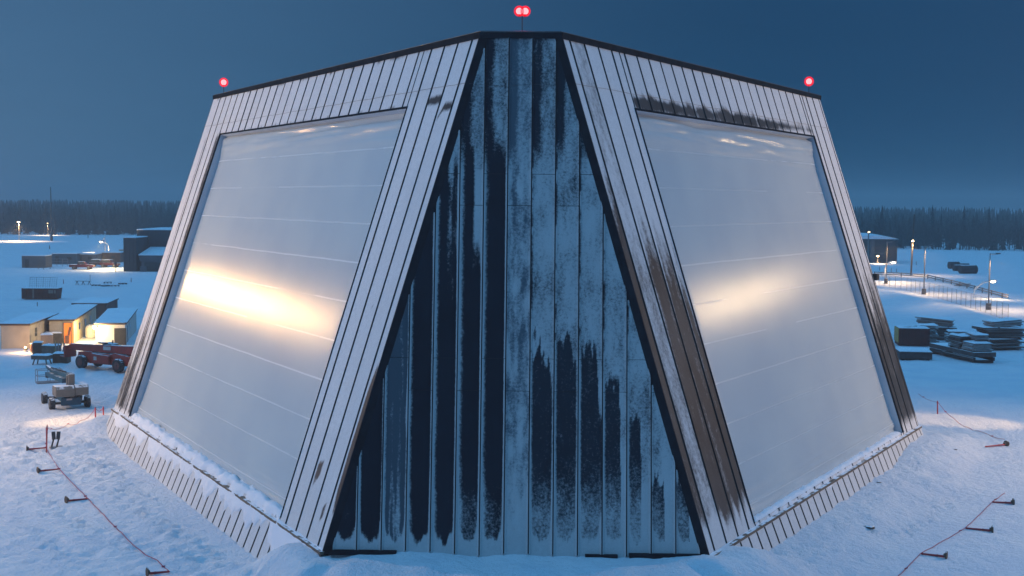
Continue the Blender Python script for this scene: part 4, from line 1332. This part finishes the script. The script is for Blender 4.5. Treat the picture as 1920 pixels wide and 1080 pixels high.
# ------------------------------------------------------------------ right side: building, fence, piles
p = on(1606, 492); k = (p - CAM).dot(FW) / FPX
rb = thing('dark_hall', p, R(-4), 'dark hall with a snowy curved roof on the right behind the lamps', 'building')
block(rb, 'hall', 'charcoal', -4, 74 * k, 0, 18, -.3, 44 * k, False, 1.4)
m_ = MB()
n_ = 14
for i in range(n_ + 1):
    f_ = i / n_; x = -4.3 + (74 * k + 4.6) * f_; z = 44 * k + .08 + 1.0 * math.sin(math.pi * f_) ** .8
    m_.v += [(x, -.3, z), (x, 18.3, z + .3), (x, -.3, 44 * k + .02), (x, 18.3, 44 * k + .02)]
for i in range(n_):
    a = i * 4; m_.f += [(a, a + 4, a + 5, a + 1), (a, a + 2, a + 6, a + 4)]; m_.m += [0, 0]
m_.build('roof_snow', M['snowcap'], rb)
m_ = MB(); m_.box((28 * k, -.1, 21 * k), (1.2, .3, 42 * k)); m_.build('pale_column', M['slate'], rb)
m_ = MB(); m_.box((52 * k, -.1, 6 * k), (4, .25, 12 * k)); m_.build('door', M['door'], rb)
for i, (px_, py_) in enumerate(((1672, 498), (1684, 499))):
    pass
# brown guard rail along the road, then the wire fence nearer
def along(a, b, n_):
    return [on(a[0] + (b[0] - a[0]) * k / n_, a[1] + (b[1] - a[1]) * k / n_) for k in range(n_ + 1)]


rail_px = [(1640, 517), (1690, 519), (1740, 523), (1800, 537), (1850, 551), (1890, 562)]
pts = [on(*q) for q in rail_px]
gr = thing('guard_rail', pts[0], 0, 'low yellow-brown timber rail along the snowy road on the right', 'guard rail')
full = []
for a, b in zip(pts[:-1], pts[1:]):
    n_ = max(2, int((b - a).length / 3))
    full += [a.lerp(b, i / n_) for i in range(n_)]
full.append(pts[-1])
m_ = MB()
for a, b in zip(full[:-1], full[1:]):
    for z in (.45, .85): m_.tube(a - pts[0] + V((0, 0, z)), b - pts[0] + V((0, 0, z)), .14, n=4)
m_.build('rails', M['wood'], gr)
for i, a in enumerate(full[::2]):
    m_ = MB(); m_.tube(a - pts[0] + V((0, .15, -.3)), a - pts[0] + V((0, .15, 1.0)), .11, n=6); m_.build('rail_post', M['wood'], gr)
f_px = [(1648, 534), (1700, 545), (1760, 560), (1820, 578), (1890, 602)]
pts = [on(*q) for q in f_px]
fe = thing('wire_fence', pts[0], 0, 'tall pale wire mesh fence along the road on the right', 'fence')
full = []
for a, b in zip(pts[:-1], pts[1:]):
    n_ = max(2, int((b - a).length / 2.9))
    full += [a.lerp(b, i / n_) for i in range(n_)]
full.append(pts[-1])
for a in full:
    m_ = MB(); m_.tube(a - pts[0] + V((0, 0, -.3)), a - pts[0] + V((0, 0, 2.5)), .032, n=6); m_.build('fence_post', M['lamppole'], fe)
m_ = MB()
for a, b in zip(full[:-1], full[1:]):
    a = a - pts[0]; b = b - pts[0]
    for z in (.1, 1.25, 2.45): m_.tube(a + V((0, 0, z)), b + V((0, 0, z)), .02, n=4)
    for i in range(6):
        f0, f1 = i / 6, (i + 1) / 6
        m_.tube(a.lerp(b, f0) + V((0, 0, .1)), a.lerp(b, f1) + V((0, 0, 2.45)), .007, n=3, caps=False)
        m_.tube(a.lerp(b, f1) + V((0, 0, .1)), a.lerp(b, f0) + V((0, 0, 2.45)), .007, n=3, caps=False)
m_.build('mesh_wires', M['steel'], fe)
for i, (px_, py_) in enumerate(((1649, 507), (1671, 510), (1681, 511), (1718, 497))):
    t_ = thing('fence_stub', on(px_, py_), 0, ('leftmost', 'second', 'third', 'rightmost')[i] + ' of four short dark posts in the snow beyond the road rail', 'post', 'short posts beyond the rail')
    m_ = MB(); m_.tube((0, 0, -.2), (0, 0, 1.0), .07, n=6); m_.build('shaft', M['pole'], t_)
# concrete pipes in the far snow
for i, (a, b, r_, lab) in enumerate((((1779, 504), (1797, 504), .95, 'leftmost dark pipe of the far pipe heap'), ((1800, 502), (1816, 502), .6, 'smaller dark pipe at the back of the far pipe heap'),
                                    ((1788, 508), (1806, 508), .75, 'middle dark pipe of the far pipe heap'), ((1800, 513), (1829, 513), 1.0, 'longest and nearest dark pipe of the far pipe heap'))):
    pa, pb = on(*a), on(*b); t_ = thing('pipe', pa, 0, lab, 'pipe', 'dark pipes in the far snow')
    dv = pb - pa; dv.z = 0; m_ = MB(); m_.lathe((0, 0, r_), dv, [(0, r_ * .8), (0, r_), (dv.length * .92, r_), (dv.length * .92, r_ * 1.08), (dv.length, r_ * 1.08), (dv.length, r_ * .8)], 18); m_.build('barrel', M['black'], t_)
    m_ = MB(); q = dv.normalized(); m_.tube((q.x * .2, q.y * .2, r_ * 1.98), tuple(dv * .95 + V((0, 0, r_ * 1.98))), .22 * r_, n=6); m_.build('snow_top', M['snowcap'], t_)
p = on(1808, 537); t_ = thing('plank_heap', p, 0, 'flat dark plank heap beyond the road rail', 'planks'); m_ = MB()
for i in range(5): m_.box((-.5 + i * .2, i * .3, .2 + .07 * i), (3, .25, .12), rz=.1 * i - .2)
m_.build('planks', M['darkwood'], t_)


# --- material piles: every bundle a thing
def bundle(loc, rz_, sx, sy, n_, th_, mat, lab, grp, gap=.5, tilt=0, name='timber_bundle'):
    r = thing(name, loc, rz_, lab, 'timber bundle', grp); r.rotation_euler = (0, tilt, rz_)
    m_ = MB(); z = .10
    for i in range(n_):
        m_.box((rnd.uniform(-.25, .25), rnd.uniform(-.15, .15), z + th_ / 2), (sx * rnd.uniform(.8, 1.08), sy * rnd.uniform(.85, 1.04), th_ * rnd.uniform(.5, .85)), rz=rnd.uniform(-.09, .09))
        z += th_
    m_.build('boards', M[mat], r)
    q = MB()
    for x in (-.35, .35): q.box((x * sx, 0, .05), (.12, sy, .1))
    q.build('bearers', M['darkwood'], r)
    s2 = MB(); n2 = 9
    for j in range(n2 + 1):
        for i in range(n2 + 1):
            ed = min(i, n2 - i, j, n2 - j); x = (i / n2 - .5) * sx * .98; y = (j / n2 - .5) * sy * .95
            s2.v.append((x, y, z + (.10 + .10 * fbm(x * .9 + loc[0] * 3, y * .9, 2) if ed else -.01)))
    for j in range(n2):
        for i in range(n2):
            q = j * (n2 + 1) + i; s2.f.append((q, q + 1, q + n2 + 2, q + n2 + 1)); s2.m.append(0)
    s2.build('snow_top', M['snowcap'], r, smooth=True)
    return z


# dark red skip
p = on(1714, 650); k = (p - CAM).dot(FW) / FPX
ds = thing('dumpster', p, R(-7), 'dark red dumpster with yellowish end beside the right wall', 'dumpster')
w_ = 56 * k; m_ = MB(); m_.box((0, 1.6, 1.15), (w_, 3.2, 2.1)); m_.build('bin', M['darkred'], ds, bevel=.05)
m_ = MB()
for i in range(5): m_.box((-w_ / 2 + .3 + i * (w_ - .6) / 4, -.05, 1.15), (.12, .12, 1.9))
m_.build('stiffeners', M['darkred'], ds)
m_ = MB(); m_.box((-w_ / 2 - .05, 1.6, 1.3), (.08, 3.0, 1.7)); m_.build('end_gate', M['yellow'], ds)
for i in range(3): 
    q = MB(); q.box((-.9 + i * .9, .8 + .9 * i, 2.28), (1.0, .5, .14), rz=.4 * i); q.build('scrap_board', M['timber'], ds)
m_ = MB()
for j in range(9):
    for i in range(9):
        ed = min(i, 8 - i, j, 8 - j); m_.v.append(((i / 8 - .5) * w_, 1.6 + (j / 8 - .5) * 3.2, 2.21 + (.10 + .10 * fbm(i * .5, j * .5, 3) if ed else 0)))
for j in range(8):
    for i in range(8): q = j * 9 + i; m_.f.append((q, q + 1, q + 10, q + 9)); m_.m.append(0)
m_.build('snow_top', M['snowcap'], ds, smooth=True)
# low dark box trailer in front
p = on(1717, 676); k = (p - CAM).dot(FW) / FPX
lb = thing('flatbed', p, R(-6), 'low dark flatbed box covered with a smooth slab of snow', 'flatbed')
w_ = 60 * k; m_ = MB(); m_.box((0, 1.4, .55), (w_, 2.8, .85)); m_.box((0, -.03, .88), (w_ + .1, .12, .16)); m_.build('bed', M['darkwood'], lb, bevel=.04)
for x in (-.38, .38):
    m_ = MB(); m_.box((x * w_, 1.3, .08), (.25, 2.6, .22)); m_.build('skid', M['black'], lb)
m_ = MB()
for j in range(9):
    for i in range(13):
        ed = min(i, 12 - i, j, 8 - j); m_.v.append(((i / 12 - .5) * w_ * .99, 1.4 + (j / 8 - .5) * 2.75, .985 + (.20 + .07 * fbm(i * .4, j * .4, 5) if ed else 0)))
for j in range(8):
    for i in range(12): q = j * 13 + i; m_.f.append((q, q + 1, q + 14, q + 13)); m_.m.append(0)
m_.build('snow_top', M['snowcap'], lb, smooth=True)
# long dark flatbed with the timber on it
pa, pb = on(1752, 662), on(1826, 682)
rzt = math.atan2((pb - pa).y, (pb - pa).x); 
tb = thing('flatbed', pb, rzt + R(4), 'long dark flatbed loaded with snowy timber bundles', 'flatbed')
Lt = max(5.5, (pb - pa).length); m_ = MB(); m_.box((-Lt / 2, 1.3, .95), (Lt, 2.6, .5)); m_.build('deck', M['darkwood'], tb, bevel=.03)
m_ = MB(); m_.box((-Lt / 2, .12, .45), (Lt - .1, .18, .38)); m_.box((-Lt / 2, 2.4, .45), (Lt - .1, .18, .38)); m_.build('beam', M['black'], tb)
m_ = MB(); m_.box((-Lt * .35, -.02, .55), (Lt * .66, .06, .06)); m_.build('side_rail', M['timber'], tb)
for x in (-.6, -Lt + .6):
    m_ = MB(); m_.box((x, 1.3, .12), (.4, 2.5, .3)); m_.build('skid', M['black'], tb)
Mx = Matrix.Translation(pb) @ Matrix.Rotation(rzt + R(4), 4, 'Z')
gname = 'timber bundles on the right'
loads = [(-1.5, 1.25, 0, 2.6, 2.3, 5, .17, 'timber', 'frosty timber bundle at the near end of the long flatbed'),
         (-4.3, 1.3, 0, 2.7, 2.4, 8, .17, 'darkwood', 'dark timber bundle at the back end of the long flatbed'),
         (-2.6, 1.9, 1.05, 2.8, 1.5, 4, .15, 'timber', 'frosty timber bundle lying across the two flatbed bundles')]
for (x, y, z, sx, sy, n_, th_, mat, lab) in loads:
    bundle(Mx @ V((x, y, 1.2 + z)), rzt + R(rnd.uniform(-6, 8)), sx, sy, n_, th_, mat, lab, gname)
pc = on(1757, 636)
zt = bundle(pc, R(-14), 4.6, 2.4, 9, .17, 'darkwood', 'lower dark timber bundle standing behind the long flatbed', gname)
bundle(pc + V((-.2, .2, zt + .12)), R(-18), 4.4, 2.2, 5, .17, 'timber', 'topmost pale timber bundle behind the long flatbed', gname, tilt=R(4))
pc = on(1795, 645)
bundle(pc, R(-10), 2.6, 2.2, 9, .17, 'timber', 'pale timber bundle standing between the flatbed and the far post', gname)
bundle(on(1738, 641), R(-9), 2.4, 2.2, 12, .17, 'timber', 'tall frosty timber bundle just right of the dark red dumpster', gname)
pc = on(1872, 655)
zt = bundle(pc, R(14), 5.0, 2.6, 7, .18, 'darkwood', 'lowest dark timber bundle at the right picture edge', gname)
zt2 = bundle(pc + V((.1, .1, zt + .1)), R(9), 5.6, 2.7, 6, .18, 'darkwood', 'middle dark timber bundle at the right picture edge', gname, tilt=R(2))
bundle(pc + V((.6, .2, zt + zt2 + .2)), R(18), 4.2, 2.3, 4, .17, 'timber', 'topmost frosty timber bundle at the right picture edge', gname, tilt=R(-3))
p = on(1812, 644); t_ = thing('yellow_post', p, 0, 'short yellowish post between the two timber piles', 'post')
m_ = MB(); m_.tube((0, 0, -.2), (0, 0, .95), .11, n=8); m_.build('shaft', M['wood'], t_); m_ = MB(); m_.tube((0, 0, .85), (0, 0, .97), .125, n=8); m_.build('cap', M['yellow'], t_)
# dark floodlight bolted to the far right corner
p = frame(1)[0] + frame(1)[1] * (LEN[1] + .1) + frame(1)[2] * 13.2
fl_ = thing('floodlight', p, R(60), 'small dark floodlight on the right edge of the building', 'floodlight')
m_ = MB(); m_.box((0, -.1, 0), (.6, .35, .45)); m_.build('housing', M['black'], fl_, bevel=.04); m_ = MB(); m_.tube((0, .3, -.2), (0, -.1, -.1), .05); m_.build('bracket', M['darksteel'], fl_)


# ------------------------------------------------------------------ woods
def conifer(mb, x, y, z, h_, r_, tiers, seg, m=0, seed=0):
    for t in range(tiers):
        f0 = t / tiers; zb = z + h_ * (.10 + .86 * f0); zt_ = z + h_ * min(1.0, .10 + .86 * f0 + 1.7 / tiers)
        rr = r_ * (1 - f0) ** .85 + .08
        i = len(mb.v); mb.v.append((x + rnd.uniform(-.1, .1), y, zt_)); ph = rnd.random() * 6.28
        for k in range(seg):
            q = rr * (rnd.uniform(.5, 1.15) if k % 2 else rnd.uniform(.25, .6)); a = ph + 6.283 * k / seg
            mb.v.append((x + q * math.cos(a), y + q * math.sin(a), zb - q * .25 + rnd.uniform(-.15, .15)))
        for k in range(seg):
            mb.f.append((i, i + 1 + k, i + 1 + (k + 1) % seg)); mb.m.append(m)


def birch(mb, x, y, z, h_):
    for k in range(7):
        a = rnd.uniform(0, 6.28); b = rnd.uniform(.25, .9); s_ = rnd.uniform(.4, 1.5)
        p = (x + math.cos(a) * s_ * .4, y + math.sin(a) * s_ * .4, z + h_ * b * .55)
        q = (x + math.cos(a) * s_ * 1.6, y + math.sin(a) * s_ * 1.6, z + h_ * min(1, b * .55 + .42))
        mb.tube(p, q, .10, .03, 3, caps=False)
    mb.tube((x, y, z - .2), (x + rnd.uniform(-.4, .4), y, z + h_ * .95), .16, .04, 4, caps=False)
    for k in range(26):                                  # frosted twigs as small tufts
        a = rnd.uniform(0, 6.28); s_ = rnd.uniform(0, 2.2); zz = z + h_ * rnd.uniform(.35, 1)
        c = V((x + math.cos(a) * s_, y + math.sin(a) * s_, zz)); d = V((rnd.uniform(-1, 1), rnd.uniform(-1, 1), rnd.uniform(-.3, 1))).normalized() * rnd.uniform(.4, .9)
        e = V((rnd.uniform(-1, 1), rnd.uniform(-1, 1), rnd.uniform(-1, 1))) * .35
        mb.poly([c, c + d, c + e])


tl0, tl1 = at(-40, 440), at(340, 441)
tr0, tr1 = at(1560, 465), at(1985, 473)
wd = MB(); cnt = 0
for (e0, e1, n_, depth) in ((tl0, tl1, 1000, 150), (tr0, tr1, 950, 150)):
    dirv = (e1 - e0); dirv.z = 0; L_ = dirv.length; u_ = dirv.normalized(); w_ = V((-u_.y, u_.x, 0))
    for i in range(n_ + 2100):
        q = rnd.random() ** 1.5 * depth if i < n_ else 150 + 560 * rnd.random(); a_ = rnd.uniform(-30 - q * .3, L_ + 30 + q * .3)
        p = e0 + u_ * a_ + w_ * (q + rnd.uniform(0, 2)); z = GZ - .2
        clump = fbm(p.x * .02, p.y * .02, 5, 3)
        h_ = (rnd.uniform(9.5, 13.6) if i < n_ else rnd.uniform(11.2, 13.2)) * (1 + .08 * clump) * (.62 if q < 6 and rnd.random() < .5 else 1) ; z += 2.4 * sm(p.y, 640, 950)
        if i >= n_: conifer(wd, p.x, p.y, z, h_, rnd.uniform(1.8, 3.2), 5, 7)
        elif rnd.random() < .28 + .8 * clump: conifer(wd, p.x, p.y, z, h_ * rnd.uniform(.8, 1.08), rnd.uniform(1.3, 2.6), 9, 9)
        else: birch(wd, p.x, p.y, z, h_ * .9)
wo = wd.build('woodland', M['foliage']); tag(wo, 'dark frosted woods closing the far edge of the snow fields', 'woods', kind='stuff')
# single spruces standing out above the woods
for px_, ptop, py_, lab in ((262, 374, 437, 'tallest dark spruce rising above the left woods'), (240, 379, 437, 'narrow spruce just left of the tallest one above the left woods'), (289, 380, 437, 'slim spruce between the tallest one and the radar building'),
                            (207, 383, 437, 'low broad spruce farther left above the left woods'), (1668, 383, 466, 'slim spruce above the right woods near the hall'), (1765, 382, 468, 'broad dark spruce midway along the right woods'), (1826, 384, 469, 'small spruce tip toward the right end of the woods'), (1874, 386, 470, 'spruce at the right picture edge')):
    p = at(px_, py_) + V((0, 12, 0)); k = (p - CAM).dot(FW) / FPX
    r = thing('spruce_tree', (p.x, p.y, GZ - .2), 0, lab, 'tree', 'single spruces above the woods')
    h_ = (CAM.z - GZ) - (ptop - (370 + (px_ - 205) * .00838)) * k
    m_ = MB(); m_.tube((0, 0, 0), (0, 0, h_ * .9), .22, .04, 6); m_.build('trunk', M['bark'], r)
    m_ = MB(); conifer(m_, 0, 0, 0, h_, 2.2, 13, 10); m_.build('crown', M['foliage'], r)

# ------------------------------------------------------------------ air, sky and light
hz = MB(); hz.box((0, 2050, 20), (8100, 5000, 50))
hm = bpy.data.materials.new('cold_haze'); hm.use_nodes = True
hm.node_tree.nodes.clear()
ho = hm.node_tree.nodes.new('ShaderNodeOutputMaterial'); hv = hm.node_tree.nodes.new('ShaderNodeVolumePrincipled')
hv.inputs['Color'].default_value = (.86, .90, .96, 1); hv.inputs['Density'].default_value = .0007; hv.inputs['Anisotropy'].default_value = .2
hm.node_tree.links.new(hv.outputs[0], ho.inputs['Volume'])
tag(hz.build('haze', hm), 'thin blue dusk haze over the snow field', 'haze', kind='stuff')

SKY_LEFT, SKY_RIGHT, SKY_TOP, SKY_ZEN, SKY_STR = (2.0, 2.5, 2.62), (.11, .70, 1.0), (1.38, 2.1, 1.98), 4.7, .15
SUN_AZ, SUN_EL = R(-110), R(3)              # azimuth from +y towards +x
world = bpy.data.worlds.new('World'); scene.world = world; world.use_nodes = True
nt = world.node_tree; bg = nt.nodes['Background']
sky = nt.nodes.new('ShaderNodeTexSky'); sky.sky_type = 'NISHITA'; sky.sun_disc = False
sky.sun_elevation = SUN_EL; sky.sun_rotation = SUN_AZ; sky.altitude = 0; sky.air_density = 1.6; sky.dust_density = .6; sky.ozone_density = 4
gd = nt.nodes.new('ShaderNodeTexCoord').outputs['Generated']
va = nt.nodes.new('ShaderNodeVectorMath'); va.operation = 'ADD'; nt.links.new(gd, va.inputs[0]); va.inputs[1].default_value = (0, 0, .55)
vn = nt.nodes.new('ShaderNodeVectorMath'); vn.operation = 'NORMALIZE'; nt.links.new(va.outputs[0], vn.inputs[0]); nt.links.new(vn.outputs[0], sky.inputs[0])
sp_ = nt.nodes.new('ShaderNodeSeparateXYZ'); nt.links.new(gd, sp_.inputs[0])
# the vault brightens towards the zenith and towards the west, the low eastern sky lies in the earth's shadow
k_ = math_n(nt, 'ADD', 1.0, math_n(nt, 'MULTIPLY', ramp(nt, sp_.outputs[2], .12, .85), SKY_ZEN))
vm = nt.nodes.new('ShaderNodeVectorMath'); vm.operation = 'MULTIPLY'; nt.links.new(sky.outputs[0], vm.inputs[0])
nt.links.new(mixc(nt, ramp(nt, sp_.outputs[2], .12, .6), mixc(nt, ramp(nt, sp_.outputs[0], -.50, .22), SKY_LEFT, SKY_RIGHT), SKY_TOP), vm.inputs[1])
k_ = math_n(nt, 'MULTIPLY', k_, math_n(nt, 'ADD', .90, math_n(nt, 'MULTIPLY', noise_n(nt, 2.2, 5, gd, .6, (1, 1, 5)), .2)))
vs = nt.nodes.new('ShaderNodeVectorMath'); vs.operation = 'SCALE'; nt.links.new(vm.outputs[0], vs.inputs[0]); nt.links.new(k_, vs.inputs['Scale'])
nt.links.new(vs.outputs[0], bg.inputs[0])
bg.inputs[1].default_value = SKY_STR
sun = bpy.data.lights.new('sun', 'SUN'); sun.energy = .12; sun.angle = R(40); sun.color = (1, .80, .70)
so = bpy.data.objects.new('sun', sun); col.objects.link(so)
sd = V((math.sin(SUN_AZ) * math.cos(R(14)), math.cos(SUN_AZ) * math.cos(R(14)), math.sin(R(14))))
so.rotation_euler = sd.to_track_quat('Z', 'Y').to_euler()

# floodlights of the yard, mirrored as warm bands in the white sheets
def mirror_lamp(s, a, b, dist, power, colr, size):
    o, t, d, n = frame(s); p = o + t * a + d * b + n * -.4
    v = (p - CAM).normalized(); r = v - n * (2 * v.dot(n))
    q = p + r * dist
    return q, p


for s, a, b, dist, pw in ((-1, 34, 13.8, 48, 3000), (-1, 28, 13.9, 49, 3300), (-1, 22, 14.0, 50, 3300), (-1, 16, 14.1, 52, 3000), (-1, 10.5, 14.2, 54, 2100), (1, 8.5, 13.2, 60, 2900), (1, 15.0, 13.0, 60, 2900)):
    q, p = mirror_lamp(s, a, b, dist, pw, None, .6)
    lamp('unseen_flood', 'SPOT', q, pw, (1, .57, .22) if s < 0 else (1, .70, .38), .8, spot=R(150), aim=p, blend=1.0)
for q, p, pw in (((-66, 24, 20), (-16, 8, 0), 54000), ((66, 24, 20), (16, 6, 0), 52000)):  # unseen side fill, added to warm snow and faces clear of the mirrored bands
    lamp('unseen_flood', 'SPOT', q, pw, (1, .66, .42), .8, spot=R(150), aim=p, blend=1.0)

# two narrow unseen spots added to warm the open snow beside the building
for q, p, pw, a_ in (((-66, 24, 20), on(185, 787), 130000, 10), ((66, 24, 20), on(1785, 788), 80000, 11)):
    lamp('unseen_flood', 'SPOT', q, pw, (1, .58, .24), .5, spot=R(a_), aim=p, blend=.8)

cam = bpy.data.cameras.new('camera'); co_ = bpy.data.objects.new('camera', cam); col.objects.link(co_)
cam.sensor_width = 36; cam.lens = FPX / 1920 * 36; cam.clip_end = 9000; cam.clip_start = .5
mw = Matrix((RT, UP, -FW)).transposed().to_4x4(); mw.translation = CAM
co_.matrix_world = mw
scene.camera = co_
scene.view_settings.view_transform = 'Standard'; scene.view_settings.look = 'None'
scene.view_settings.exposure = 0; scene.view_settings.gamma = 1
scene.cycles.volume_bounces = 0
scene.cycles.max_bounces = 6; scene.cycles.transparent_max_bounces = 12
